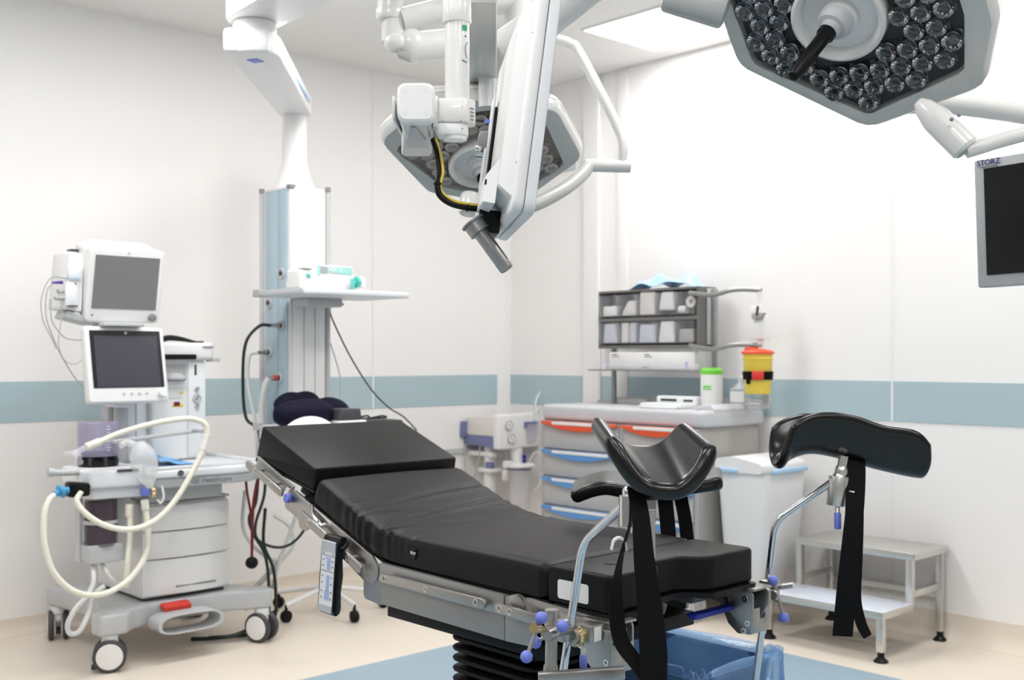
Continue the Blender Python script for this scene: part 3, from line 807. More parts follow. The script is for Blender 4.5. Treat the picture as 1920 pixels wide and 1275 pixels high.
# small clamp with an upright post on the near rail
ac = thing('rail_clamp', 'steel post clamp with blue ball knobs on the near rail, left of the leg rest', 'clamp', (0.09, 2.47, 0.0), 0.0)
def A(p): return (p[0] - 0.09, p[1] - 2.47, p[2])
m = MB(); m.cyl(A((0.088, 2.45, 0.79)), A((0.086, 2.45, 0.655)), 0.0135); m.cyl(A((0.088, 2.45, 0.792)), A((0.088, 2.45, 0.786)), 0.0155); m.build('post', M['steel'], ac)
m = MB(); m.cyl(A((0.086, 2.45, 0.668)), A((0.074, 2.45, 0.56)), 0.016); m.build('lower_post', M['steel'], ac)
m = MB(); m.cyl(A((0.075, 2.42, 0.745)), A((0.135, 2.52, 0.740)), 0.015); m.box(A((0.12, 2.50, 0.735)), (0.03, 0.04, 0.05), 0.004, rot=(0, 0, ROT_V)); m.build('clamp_body', M['steel'], ac)
lever(ac, A((0.063, 2.38, 0.79)), A((0.031, 2.36, 0.712)), 0.0135)
m = MB(); m.cyl(A((0.052, 2.37, 0.772)), A((0.08, 2.43, 0.747)), 0.0075); m.cyl(A((0.046, 2.362, 0.772)), A((0.056, 2.38, 0.768)), 0.011); m.build('spindle', M['brass'], ac)
m = MB(); m.box(A((0.152, 2.43, 0.652)), (0.19, 0.024, 0.026), 0.003, rot=(0, -0.07, 0.0)); m.cyl(A((0.066, 2.42, 0.645)), A((0.066, 2.416, 0.645)), 0.006); m.build('cross_bar', M['steel'], ac)

# third black pad on the far rail with two hanging straps
ar = thing('arm_rest', 'shallow black padded rest on a post at the far side of the table', 'arm rest', (0.42, 3.30, 0.0), 0.0)
def R3(p): return (p[0] - 0.42, p[1] - 3.30, p[2])
def arm_pad(u, v):
    x = 0.175 + 0.445 * u; y = 3.26 + 0.17 * v
    z = 0.975 - 0.030 * math.exp(-((u - 0.5) / 0.3) ** 2) - 0.045 * max(0, 1 - u / 0.25) ** 1.5
    x += 0.02 * v * (1 - u) + 0.03 * v * u
    return R3((x, y, z + 0.02 * v))
gutter('pad', arm_pad, 0.042, 'leather', ar, 30, 14, 0.10, 10, 0.7, 0.45, 0.17)
m = MB(); m.cyl(R3((0.405, 3.33, 0.93)), R3((0.398, 3.33, 0.72)), 0.010); m.box(R3((0.398, 3.33, 0.72)), (0.04, 0.06, 0.04), 0.003, rot=(0, 0, ROT_V)); m.box(R3((0.415, 3.32, 0.895)), (0.03, 0.012, 0.08)); m.build('post', M['inox'], ar)
m = MB()
m.ribbon([R3(p) for p in [(0.455, 3.30, 0.93), (0.462, 3.30, 0.86), (0.470, 3.30, 0.76), (0.478, 3.30, 0.66)]], 0.045, 0.003, (1, 0, 0))
m.ribbon([R3(p) for p in [(0.505, 3.32, 0.93), (0.518, 3.32, 0.86), (0.528, 3.32, 0.76), (0.53, 3.32, 0.66)]], 0.04, 0.003, (1, 0, 0))
m.build('strap', M['strap'], ar)
# ------------------------------------------------------------------ anaesthesia machine: x across its front, y back to the wall, z up
MO = (-1.726, 4.767, 0.0)
am = thing('anaesthesia_machine', 'white anaesthesia machine on large casters with two screens by the left wall', 'anaesthesia machine', MO, ROT_U)
def onM(o): return place(o, MO, ROT_U)
FR, UP = (1, 0, 0), (0, 0, 1)
def front(x, y, z): return face_mtx((x, y, z), FR, UP)
# base casting
m = MB()
base = rounded([(-0.065, -0.035), (0.055, -0.045), (0.115, 0.02), (0.205, 0.055), (0.56, 0.055), (0.66, 0.0), (0.78, -0.03), (0.80, 0.05), (0.72, 0.14), (0.67, 0.25), (0.69, 0.62), (0.79, 0.72), (0.75, 0.78), (0.58, 0.70), (0.2, 0.70), (0.08, 0.78), (0.0, 0.76), (0.03, 0.62), (0.055, 0.3), (0.0, 0.10), (-0.065, 0.05)], 0.03, 4)
m.prism(base, 0.158, 0.248, 'xy', 0.014, 3)
m.build('base', M['silver'], am, 40)
def make_caster(name, x, y, ang, parent):
    c = bpy.data.objects.new(name, None); COL.objects.link(c); c.parent = parent; c.location = (x, y, 0); c.rotation_euler = (0, 0, ang)
    m = MB(); m.cyl((0, 0, 0.130), (0, 0, 0.158), 0.034); m.cyl((0, 0, 0.126), (0, 0, 0.131), 0.036); m.prism(rounded([(-0.03, 0.128), (0.035, 0.128), (0.05, 0.07), (0.02, 0.05), (-0.03, 0.09)], 0.012), -0.014, 0.014, 'xz', 0.004)
    m.build('fork', M['white2'], c)
    m = MB(); m.prism(rounded([(0.045, 0.05), (0.075, 0.03), (0.075, 0.01), (0.03, 0.012)], 0.006), -0.012, 0.012, 'xz', 0.003); m.build('brake_pedal', M['darkgrey'], c)
    for s in (-1, 1):
        m = MB(); m.lathe([(0.052, -0.014), (0.064, -0.013), (0.070, -0.006), (0.070, 0.006), (0.064, 0.013), (0.052, 0.014)], (0.0, s * 0.033, 0.070), (0, s, 0), 36); w = m.build('tyre', M['darkgrey'], c)
        m = MB(); m.lathe([(0.0, -0.010), (0.055, -0.010), (0.0585, 0.010), (0.054, 0.0155), (0.02, 0.018), (0.0, 0.018)], (0.0, s * 0.033, 0.070), (0, s, 0), 36); m.build('wheel_disc', M['white'], w)
    return c
c1 = make_caster('caster', 0.0, 0.005, math.radians(-15 - 180 - 10), am)
make_caster('caster', 0.737, 0.005, math.radians(-105 - 180 + 38), am)
make_caster('caster', 0.045, 0.705, math.radians(70), am)
make_caster('caster', 0.735, 0.69, math.radians(30), am)
# oval foot hoop and brake bar
hoop = [(0.335 + 0.155 * math.copysign(abs(math.cos(a)) ** 0.55, math.cos(a)), -0.06, 0.170 + 0.042 * math.copysign(abs(math.sin(a)) ** 0.75, math.sin(a))) for a in [2 * PI * k / 40 for k in range(40)]]
m = MB()
rg = []
for (x, y, z) in hoop:
    cx, cz = 0.335, 0.170; d = Vector((x - cx, 0, z - cz)); 
    i = Vector((cx, 0, cz)) + d * 0.90
    rg.append([(x, -0.085, z), (x, 0.03, z), (i.x, 0.03, i.z), (i.x, -0.085, i.z)])
rg.append(rg[0]); m.loft(rg, True, False); m.build('foot_hoop', M['silver'], am, 50)
m = MB(); m.box((0.315, 0.03, 0.228), (0.13, 0.05, 0.022), 0.004, rot=(0.3, 0, 0)); m.build('brake_bar', M['red'], am, label='red brake bar')
# drawer cabinet
m = MB(); m.prism(rounded([(0.185, 0.10), (0.615, 0.10), (0.615, 0.60), (0.185, 0.60)], 0.03), 0.262, 0.690, 'xy', 0.012, 3); m.build('drawer_cabinet', M['white'], am)
m = MB(); m.span((0.20, 0.12, 0.245), (0.60, 0.58, 0.268)); m.build('plinth', M['darkgrey'], am)
for z0, z1 in ((0.272, 0.432), (0.438, 0.556), (0.562, 0.678)):
    m = MB()
    n = 12
    outl = [(0.188 + 0.424 * k / n, 0.098 - 0.035 * (1 - (2 * k / n - 1) ** 2) - 0.004) for k in range(n + 1)] + [(0.612, 0.14), (0.188, 0.14)]
    m.prism(outl, z0, z1, 'xy', 0.008, 3); d = m.build('drawer', M['white'], am)
    if z0 < 0.3:
        m = MB(); m.box((0.43, 0.062, z0 + 0.035), (0.20, 0.006, 0.008), 0.002); m.build('grip_slot', M['midgrey'], d)
m = MB(); m.span((0.18, 0.10, 0.690), (0.62, 0.60, 0.700), 0.004); m.span((0.20, 0.06, 0.70), (0.56, 0.5, 0.775), 0.004); m.build('under_tray_block', M['silver'], am)
# work tray with a grey skirt
m = MB(); m.prism(rounded([(0.12, -0.10), (0.60, -0.115), (0.70, -0.04), (0.70, 0.52), (0.12, 0.52)], 0.035), 0.820, 0.856, 'xy', 0.010, 3)
m.build('work_tray', M['white2'], am)
m = MB()
for lo, hi in (((0.14, -0.10, 0.855), (0.60, -0.09, 0.872)), ((0.685, -0.02, 0.855), (0.697, 0.50, 0.872))): m.span(lo, hi, 0.004)
m.build('tray_rim', M['white2'], am)
m = MB(); m.prism(rounded([(0.10, -0.085), (0.62, -0.10), (0.715, -0.03), (0.715, 0.40), (0.10, 0.40)], 0.03), 0.775, 0.822, 'xy', 0.012, 3)
sk = m.build('tray_skirt', M['silver'], am)
lettering('maker_lettering', 'GE Healthcare', 0.033, M['inkgrey'], sk, face_mtx((0.425, -0.0965, 0.797), (1, -0.03, 0), UP))
m = MB(); m.lathe([(0.015, 0), (0.015, 0.002), (0.012, 0.002), (0.012, 0)], (0.27, -0.107, 0.838), (0, -1, 0), 24); m.build('badge', M['inkgrey'], am)
# breathing circuit block at the left
m = MB()
m.prism(rounded([(-0.13, -0.06), (0.10, -0.09), (0.15, -0.04), (0.15, 0.25), (-0.12, 0.25)], 0.04), 0.795, 0.872, 'xy', 0.012, 3)
m.prism(rounded([(-0.10, -0.03), (0.13, -0.06), (0.13, 0.2), (-0.10, 0.2)], 0.03), 0.745, 0.80, 'xy', 0.010, 3)
cb = m.build('circuit_block', M['white2'], am)
m = MB(); m.box((0.04, -0.085, 0.866), (0.09, 0.004, 0.010), rot=(0, 0, -0.1)); m.build('slot', M['darkgrey'], cb)
m = MB(); m.tube([(-0.10, 0.02, 0.862), (-0.17, 0.03, 0.862), (-0.235, 0.04, 0.866)], 0.014, 12); m.cyl((-0.225, 0.04, 0.866), (-0.25, 0.04, 0.868), 0.018); m.build('bag_port', M['silver'], am)
m = MB(); m.prism(rounded([(-0.205, 0.768), (-0.115, 0.768), (-0.115, 0.822), (-0.205, 0.834)], 0.014), -0.075, -0.02, 'xz', 0.008, 3); m.build('port_connector', M['blackp'], am, label='black hose connector')
# bellows in a clear cover
m = MB(); m.lathe([(0.080, 0), (0.086, 0.01), (0.086, 0.03), (0.070, 0.034), (0.070, 0.06), (0.0, 0.06)], (0.0, 0.13, 0.872), (0, 0, 1), 32); bb = m.build('bellows_base', M['blackp'], am)
m = MB()
for k in range(8):
    a = 2 * PI * k / 8; m.cyl((0.078 * math.cos(a), 0.13 + 0.078 * math.sin(a), 0.88), (0.078 * math.cos(a), 0.13 + 0.078 * math.sin(a), 0.915), 0.010)
m.build('lugs', M['smoke'], bb)
m = MB(); m.lathe([(0.086, 0), (0.086, 0.145), (0.080, 0.150), (0.076, 0.150), (0.0, 0.150), (0.0, 0.146), (0.078, 0.146), (0.082, 0.14), (0.082, 0)], (0.0, 0.13, 0.918), (0, 0, 1), 36); cv = m.build('bellows_cover', M['violet'], am, label='clear violet tinted bellows cover')
m = MB()
for k in range(9): m.box((0.012, 0.045, 0.945 + 0.013 * k), (0.02 if k % 2 else 0.012, 0.002, 0.003))
m.build('scale', M['inkwhite'], cv)
# absorber canister
m = MB(); m.cyl((-0.025, 0.04, 0.555), (-0.025, 0.04, 0.725), 0.063, seg=32); m.build('granules', M['absorb'], am)
m = MB(); m.cyl((-0.025, 0.04, 0.540), (-0.025, 0.04, 0.738), 0.069, seg=36, bevel=0.004); can = m.build('canister', M['smoke'], am, label='smoked clear absorber canister')
m = MB(); m.lathe([(0.0705, 0), (0.0705, 0.016), (0.0695, 0.016), (0.0695, 0)], (-0.025, 0.04, 0.634), (0, 0, 1), 36); m.build('ring', M['silver'], can)
m = MB()
m.prism(rounded([(-0.10, 0.47), (0.05, 0.47), (0.05, 0.545), (-0.02, 0.555), (-0.10, 0.545)], 0.015), -0.02, 0.10, 'xz', 0.006); m.span((-0.105, 0.07, 0.47), (-0.09, 0.12, 0.75)); m.span((0.05, 0.10, 0.45), (0.14, 0.20, 0.75), 0.01)
m.build('canister_holder', M['silver'], am)
# uprights behind the tray
m = MB(); m.cyl((0.19, 0.33, 0.86), (0.19, 0.33, 1.19), 0.033); m.span((0.14, 0.36, 0.86), (0.20, 0.44, 1.2), 0.006); m.build('screen_post', M['silver'], am)
m = MB(); m.span((0.215, 0.34, 0.86), (0.325, 0.52, 1.18), 0.008); vb = m.build('vaporiser_bay', M['white2'], am)
m = MB(); m.span((0.265, 0.335, 0.86), (0.268, 0.34, 1.18)); m.span((0.27, 0.334, 1.03), (0.325, 0.34, 1.033)); m.build('joints', M['silver'], vb)
# right tower
m = MB(); m.prism(rounded([(0.325, 0.30), (0.60, 0.30), (0.60, 0.66), (0.325, 0.66)], 0.02), 0.86, 1.34, 'xy', 0.008, 3); m.prism(rounded([(0.30, 0.27), (0.635, 0.27), (0.635, 0.68), (0.30, 0.68)], 0.03), 1.335, 1.418, 'xy', 0.016, 3)
tw = m.build('tower', M['white'], am)
m = MB(); m.prism(rounded([(0.31, 1.337), (0.535, 1.337), (0.535, 1.362), (0.31, 1.362)], 0.008), 0.262, 0.275, 'xz', 0.003); m.build('drive_slot', M['blackp'], tw, label='black slot under the tower top')
m = MB(); m.span((0.57, 0.265, 1.395), (0.625, 0.27, 1.401)); m.build('top_slot', M['midgrey'], tw)
m = MB(); m.prism(rounded([(0.335, 1.235), (0.495, 1.235), (0.495, 1.315), (0.335, 1.315)], 0.01), 0.292, 0.301, 'xz'); m.build('niche', M['grey'], tw)
m = MB(); m.lathe([(0.05, 0), (0.05, 0.01), (0.03, 0.028), (0, 0.03)], (0.44, 0.296, 1.243), (0, 0, 1), 24); m.build('niche_dial', M['silver'], tw)
m = MB(); m.span((0.505, 0.290, 0.87), (0.595, 0.30, 1.325), 0.004); m.build('gauge_strip', M['white2'], tw)
m = MB(); m.span((0.537, 0.287, 1.262), (0.547, 0.292, 1.312), 0.001); m.build('flow_tube', M['darkgrey'], tw)
for x, z, r in ((0.548, 1.150, 0.022), (0.548, 1.112, 0.012), (0.548, 1.195, 0.012), (0.548, 1.05, 0.013)):
    m = MB(); m.lathe([(r, 0), (r, 0.008), (r * 0.85, 0.009), (r * 0.8, 0.006), (0, 0.006)], (x, 0.290, z), (0, -1, 0), 24); g = m.build('gauge', M['silver'], tw)
    m = MB(); m.box((x, 0.283, z), (r * 0.15, 0.002, r * 1.1), rot=(0, 0.6, 0)); m.build('needle', M['ink'], g)
for x, z, s in ((0.455, 1.118, (0.055, 0.014)), (0.475, 1.178, (0.014, 0.014))):
    m = MB(); m.box((x, 0.2985, z), (s[0], 0.002, s[1])); m.build('warning_label', M['yellow'], tw, label='yellow label')
m = MB(); m.box((0.45, 0.2975, 1.125), (0.03, 0.002, 0.02)); m.build('printed_label', M['cablered'], tw)
m = MB(); m.box((0.64, 0.30, 1.335), (0.07, 0.02, 0.018), 0.003); m.build('side_rail', M['silver'], am)
m = MB(); m.box((0.43, 0.297, 1.20), (0.14, 0.002, 0.0015)); m.box((0.43, 0.297, 1.155), (0.10, 0.002, 0.0015)); m.build('joint_lines', M['silver'], tw)
# lower screen, tilted back
def screen(name, loc, rx, rz, w, h, d, material, inner, sub, r=0.02):
    e = bpy.data.objects.new(name, None); COL.objects.link(e); e.parent = am; e.location = loc; e.rotation_euler = (rx, 0, rz)
    m = MB(); m.prism(rounded([(-w / 2, -h / 2), (w / 2, -h / 2), (w / 2, h / 2), (-w / 2, h / 2)], r, 5), -d / 2, d / 2, 'xz', 0.010, 3); m.build('housing', M['white'], e)
    return e
lo = screen('ventilator_screen', (0.135, 0.16, 1.312), math.radians(-11), math.radians(2), 0.372, 0.345, 0.055, None, None, None)
m = MB(); m.prism(rounded([(-0.165, -0.106), (0.165, -0.106), (0.165, 0.152), (-0.165, 0.152)], 0.004), -0.0305, -0.027, 'xz'); b_ = m.build('bezel', M['screenblack'], lo)
m = MB(); m.prism(rounded([(-0.148, -0.102), (0.148, -0.102), (0.148, 0.128), (-0.148, 0.128)], 0.002), -0.0318, -0.030, 'xz'); m.build('glass', M['screen'], lo)
m = MB(); m.cyl((0, -0.031, 0.141), (0, -0.0335, 0.141), 0.006); m.build('maker_badge', M['silver'], lo)
for k in range(4):
    m = MB(); m.cyl((-0.03 + 0.036 * k, -0.027, -0.135), (-0.03 + 0.036 * k, -0.030, -0.135), 0.007); m.build('key', M['silver'], lo)
m = MB(); m.cyl((0.145, -0.027, -0.135), (0.145, -0.052, -0.135), 0.018, 0.016); m.build('dial', M['white2'], lo)
# upper screen, tilted forward
up = screen('monitor_screen', (0.128, 0.165, 1.672), math.radians(11), math.radians(2), 0.350, 0.335, 0.06, None, None, None, 0.03)
m = MB(); m.prism(rounded([(-0.150, -0.105), (0.150, -0.105), (0.150, 0.132), (-0.150, 0.132)], 0.003), -0.0325, -0.029, 'xz'); m.build('glass', M['screengrey'], up)
m = MB(); m.cyl((0.0, -0.029, 0.147), (0.0, -0.032, 0.147), 0.005); m.build('maker_badge', M['silver'], up)
m = MB(); m.cyl((0.135, -0.029, -0.138), (0.135, -0.05, -0.138), 0.018, 0.016, bevel=0.003); m.build('dial', M['midgrey'], up)
m = MB(); m.cyl((-0.145, -0.029, -0.135), (-0.145, -0.032, -0.135), 0.005); m.build('power_key', M['midgrey'], up)
m = MB(); m.prism(rounded([(-0.12, 0.185), (0.12, 0.185), (0.18, 0.14), (0.18, -0.14), (-0.18, -0.14), (-0.18, 0.16)], 0.02), 0.025, 0.12, 'xz', 0.01); m.build('rear_housing', M['white'], up)
m = MB(); m.span((0.02, 0.12, 1.485), (0.21, 0.26, 1.503), 0.006); m.cyl((0.13, 0.24, 1.43), (0.13, 0.24, 1.49), 0.03); m.build('screen_mount', M['silver'], am)
m = MB(); m.span((0.10, 0.19, 1.12), (0.20, 0.33, 1.24), 0.02); m.build('screen_bracket', M['white2'], am)
# plug-in module beside the upper screen
m = MB()
m.prism(rounded([(-0.135, 1.56), (-0.055, 1.545), (-0.045, 1.80), (-0.108, 1.81)], 0.012), 0.17, 0.36, 'xz', 0.006)
mo = m.build('module_rack', M['white'], am)
m = MB(); m.box((-0.105, 0.165, 1.62), (0.055, 0.02, 0.10), 0.008); m.box((-0.09, 0.165, 1.715), (0.06, 0.02, 0.05), 0.008); m.build('module_face', M['white2'], mo)
m = MB(); m.box((-0.09, 0.152, 1.688), (0.055, 0.004, 0.003)); m.build('blue_line', M['skyblue'], mo)
m = MB(); m.box((-0.075, 0.22, 1.818), (0.035, 0.05, 0.008), 0.002); m.box((-0.10, 0.153, 1.57), (0.04, 0.006, 0.006)); m.cyl((-0.09, 0.152, 1.668), (-0.09, 0.15, 1.668), 0.004); m.build('dark_slots', M['darkgrey'], mo)
m = MB(); m.prism(rounded([(-0.12, 1.52), (0.0, 1.49), (0.02, 1.515), (-0.11, 1.55)], 0.006), 0.18, 0.32, 'xz', 0.004); m.build('module_shelf', M['silver'], am)
m = MB(); m.cyl((-0.14, 0.17, 1.672), (-0.185, 0.165, 1.668), 0.008, 0.004); m.build('purple_plug', M['purple'], am, label='purple cable plug')
m = MB(); m.cyl((-0.13, 0.17, 1.635), (-0.16, 0.165, 1.63), 0.006, 0.012); m.cyl((-0.13, 0.17, 1.605), (-0.175, 0.165, 1.602), 0.012, 0.008); m.build('grey_plugs', M['grey'], am)

def cable(name, label, cat, pts, r, material, fn=None, group=None, seg=8, n=7):
    m = MB(); m.tube(pts, r, seg, n); o = m.build(name, M[material], None, 60); (fn or (lambda q: q))(o); return tag(o, label, cat, group)
G = 'thin grey leads at the machine screens'
cable('monitor_cable', 'thin grey lead looping from the purple plug down behind the lower screen', 'cable', [(-0.18, 0.165, 1.668), (-0.205, 0.17, 1.63), (-0.208, 0.17, 1.52), (-0.165, 0.17, 1.40), (-0.12, 0.18, 1.32), (-0.075, 0.19, 1.255), (-0.03, 0.20, 1.21)], 0.003, 'cablegrey', onM)
cable('monitor_cable', 'outermost thin pale lead, bulging furthest left beside the upper screen', 'cable', [(-0.12, 0.168, 1.69), (-0.19, 0.168, 1.688), (-0.228, 0.17, 1.60), (-0.222, 0.17, 1.508), (-0.185, 0.17, 1.43), (-0.165, 0.172, 1.385)], 0.0028, 'cablegrey', onM)
cable('monitor_cable', 'thin dark grey lead curving right from the loops to the lower screen top', 'cable', [(-0.19, 0.168, 1.60), (-0.187, 0.17, 1.52), (-0.17, 0.172, 1.48), (-0.13, 0.172, 1.435), (-0.09, 0.175, 1.425), (-0.04, 0.18, 1.423)], 0.003, 'cablegrey', onM)
cable('monitor_cable', 'thin straight pale lead hanging from the lower grey plug', 'cable', [(-0.15, 0.165, 1.60), (-0.142, 0.165, 1.55), (-0.152, 0.165, 1.47), (-0.156, 0.168, 1.40), (-0.13, 0.17, 1.335), (-0.08, 0.175, 1.32), (-0.04, 0.18, 1.345)], 0.002, 'cablegrey', onM)
m = MB()
random.seed(3)
for k in range(5):
    a = 0.02 * k
    m.tube([(0.34 + a, 0.30 + 0.02 * k, 1.424), (0.40 + a * .5, 0.30 + 0.015 * k, 1.448 - 0.004 * k), (0.47 + a * .5, 0.31 + 0.01 * k, 1.444 - 0.004 * k), (0.56, 0.33 + 0.012 * k, 1.424), (0.60, 0.32 + 0.03 * k, 1.423)], 0.0045, 8)
o = tag(onM(m.build('cable_bundle', M['cablegreen'], None, 60)), 'black cable bundle lying on top of the machine tower', 'cable')
# breathing hoses (corrugated)
def hose(name, label, pts, r, material, mtx=None):
    P = smooth_path(pts, 26); L_ = sum((b - a).length for a, b in zip(P, P[1:]))
    m = MB(); N_ = int(L_ / 0.0022); Q = []
    acc = [0]
    for a, b in zip(P, P[1:]): acc.append(acc[-1] + (b - a).length)
    j = 0
    for k in range(N_ + 1):
        s = L_ * k / N_
        while j < len(acc) - 2 and acc[j + 1] < s: j += 1
        t = (s - acc[j]) / max(1e-9, acc[j + 1] - acc[j]); Q.append(P[j].lerp(P[j + 1], t))
    n = len(Q)
    m.tube(Q, lambda u: r * (1 + 0.06 * math.sin(u * n * PI / 2)), 12, 1, smooth=False)
    o = onM(m.build(name, M[material], None, 180)); return tag(o, label, 'hose', 'cream breathing hoses')
bh = thing('breathing_hose', 'cream corrugated hose arching over the tray and down under the canister', 'hose', MO, ROT_U, 'cream breathing hoses')
def add_hose(parent, pts, r=0.0125, material='cream'):
    P = smooth_path(pts, 26); L_ = sum((b - a).length for a, b in zip(P, P[1:])); N_ = int(L_ / 0.0022)
    acc = [0]
    for a, b in zip(P, P[1:]): acc.append(acc[-1] + (b - a).length)
    Q = []; j = 0
    for k in range(N_ + 1):
        s = L_ * k / N_
        while j < len(acc) - 2 and acc[j + 1] < s: j += 1
        t = (s - acc[j]) / max(1e-9, acc[j + 1] - acc[j]); Q.append(P[j].lerp(P[j + 1], t))
    m = MB(); n = len(Q); m.tube(Q, lambda u: r * (1 + 0.055 * math.sin(u * n * PI / 2)), 12, 1, smooth=False)
    return m.build('tube', M[material], parent, 180)
add_hose(bh, [(-0.115, -0.10, 0.984), (-0.018, -0.10, 1.022), (0.09, -0.11, 1.052), (0.20, -0.12, 1.072), (0.30, -0.13, 1.078), (0.365, -0.14, 1.055), (0.375, -0.145, 1.0), (0.345, -0.15, 0.92), (0.29, -0.15, 0.822), (0.215, -0.145, 0.715), (0.13, -0.14, 0.645), (0.03, -0.13, 0.620), (-0.07, -0.12, 0.645), (-0.14, -0.10, 0.695), (-0.175, -0.08, 0.75), (-0.155, -0.07, 0.79)])
m = MB(); m.cyl((-0.145, -0.10, 0.975), (-0.085, -0.10, 0.997), 0.0175, 0.016, bevel=0.003); m.build('end_cuff', M['cream'], bh)
m = MB(); m.cyl((0.377, -0.145, 1.0), (0.352, -0.15, 0.94), 0.017); m.build('joiner', M['bag'], bh)
m = MB(); m.cyl((-0.15, -0.10, 0.973), (-0.20, -0.10, 0.952), 0.012); m.cyl((-0.20, -0.10, 0.952), (-0.235, -0.11, 0.958), 0.009); m.cyl((-0.185, -0.10, 0.95), (-0.165, -0.08, 0.91), 0.016); m.build('mask_elbow', M['clear'], bh)
bh2 = thing('breathing_hose', 'cream corrugated hose with blue filter hanging in a big loop to the floor casting', 'hose', MO, ROT_U, 'cream breathing hoses')
add_hose(bh2, [(-0.262, -0.07, 0.785), (-0.290, -0.08, 0.765), (-0.311, -0.09, 0.71), (-0.314, -0.10, 0.60), (-0.282, -0.11, 0.478), (-0.199, -0.12, 0.388), (-0.087, -0.125, 0.362), (0.028, -0.12, 0.405), (0.105, -0.11, 0.495), (0.124, -0.10, 0.60), (0.117, -0.09, 0.70)])
m = MB(); m.cyl((-0.262, -0.07, 0.787), (-0.237, -0.068, 0.797), 0.014); m.cyl((-0.243, -0.068, 0.795), (-0.229, -0.067, 0.800), 0.029, bevel=0.006); m.cyl((-0.229, -0.067, 0.800), (-0.205, -0.065, 0.80), 0.014); m.build('filter', M['cyan'], bh2, label='round blue filter')
m = MB(); m.cyl((0.117, -0.09, 0.69), (0.113, -0.088, 0.735), 0.017, bevel=0.003); m.build('end_cuff', M['cream'], bh2)
bh3 = thing('breathing_hose', 'short cream hose hanging straight down in front of the drawers', 'hose', MO, ROT_U, 'cream breathing hoses')
add_hose(bh3, [(0.066, -0.04, 0.715), (0.068, -0.045, 0.60), (0.055, -0.05, 0.47), (0.045, -0.05, 0.36)])
m = MB(); m.cyl((0.066, -0.04, 0.66), (0.066, -0.04, 0.715), 0.017, bevel=0.003); m.build('end_cuff', M['cream'], bh3)
bag = thing('breathing_bag', 'milky soft breathing bag hanging in front of the machine tray', 'bag', MO, ROT_U)
m = MB(); m.lathe([(0.0, -0.105), (0.018, -0.10), (0.035, -0.075), (0.052, -0.03), (0.058, 0.01), (0.052, 0.045), (0.035, 0.075), (0.018, 0.092), (0.0, 0.096)], (0.10, -0.115, 0.895), (-0.25, 0, 1), 24); m.build('bag_body', M['bag'], bag)
m = MB(); m.tube([(0.06, -0.11, 0.975), (0.03, -0.10, 0.985), (0.0, -0.105, 0.975)], 0.014, 10); m.build('neck', M['bag'], bag)
m = MB(); m.cyl((0.115, -0.13, 0.82), (0.12, -0.125, 0.79), 0.016); m.build('spout', M['bag'], bag)
m = MB(); m.cyl((0.095, -0.10, 0.773), (0.125, -0.10, 0.768), 0.019); m.build('valve_cap', M['bluek'], am, label='blue valve cap')
m = MB(); m.ball((0.145, -0.10, 0.772), 0.016); m.ball((0.145, -0.105, 0.755), 0.012); m.build('valve_body', M['brass'], am)
m = MB(); m.tube([(0.19, -0.09, 0.79), (0.195, -0.10, 0.74), (0.18, -0.10, 0.715), (0.165, -0.10, 0.73)], 0.005, 8); m.build('bag_hook', M['white'], am)
m = MB(); m.prism(rounded([(0.02, 0.975), (0.41, 1.005), (0.41, 1.02), (0.02, 0.99)], 0.004), 0.0, 0.04, 'xz', 0.003); m.build('hose_arm', M['silver'], am)
m = MB(); m.tube([(0.36, 0.02, 1.01), (0.39, 0.0, 1.02), (0.40, -0.06, 1.015)], 0.010, 8); m.build('arm_clip', M['silver'], am)
# pale hose under the canister
cable('drain_hose', 'pale grey hose curling to a loop under the absorber canister', 'hose', [(-0.07, 0.02, 0.465), (-0.085, -0.03, 0.40), (-0.12, -0.05, 0.35), (-0.175, -0.06, 0.30), (-0.205, -0.06, 0.245), (-0.195, -0.06, 0.205), (-0.155, -0.06, 0.21), (-0.115, -0.05, 0.275), (-0.095, -0.04, 0.34), (-0.04, -0.03, 0.375)], 0.011, 'greyhose', onM, seg=12)
cable('drain_hose', 'short pale hose from the canister holder back to the machine base', 'hose', [(-0.03, 0.02, 0.465), (-0.018, -0.02, 0.42), (0.01, -0.02, 0.385), (0.06, 0.03, 0.36), (0.12, 0.12, 0.33)], 0.010, 'greyhose', onM, seg=12)
# folded drape on the tray
def fold(u, v):
    x = 0.235 + 0.185 * u; y = 0.02 + 0.25 * v
    z = 0.862 + 0.05 * (1 - u) * (0.5 + 0.5 * math.sin(v * 3)) + 0.008 * math.sin(u * 9 + v * 4) * (1 - u)
    return (x, y, z)
m = MB(); m.grid(fold, 20, 20, 0.006)
tag(onM(m.build('folded_drape', M['clothblue'], None, 60)), 'blue folded drape lying on the machine tray', 'drape')
# ------------------------------------------------------------------ ceiling pendant with two shelves: x = U, y = -V, origin under the nearest shelf corner
PO = (-0.925, 5.0, 0.0)
pd = thing('supply_pendant', 'white and blue ceiling pendant column with two shelves beside the left wall', 'pendant', PO, ROT_U)
def onP(o): return place(o, PO, ROT_U)
CX0, CX1, CY0, CY1 = 0.19, 0.41, 0.45, 0.72
m = MB(); m.span((CX0 + 0.004, CY0 + 0.004, 0.93), (CX1 - 0.004, CY1 - 0.004, 2.195), 0.004); col = m.build('column', M['colgrey'], pd)
m = MB()
w3 = (CX1 - CX0 - 0.05) / 3
for k in range(3): m.span((CX0 + 0.02 + k * (w3 + 0.005), CY0 - 0.004, 0.94), (CX0 + 0.02 + k * (w3 + 0.005) + w3, CY0 + 0.01, 2.19), 0.004)
m.build('front_strips', M['white'], col)
m = MB()
for a, b in ((CY0 + 0.022, CY0 + 0.105), (CY0 + 0.11, CY1 - 0.045)): m.span((CX0 - 0.003, a, 0.94), (CX0 + 0.01, b, 2.185), 0.002)
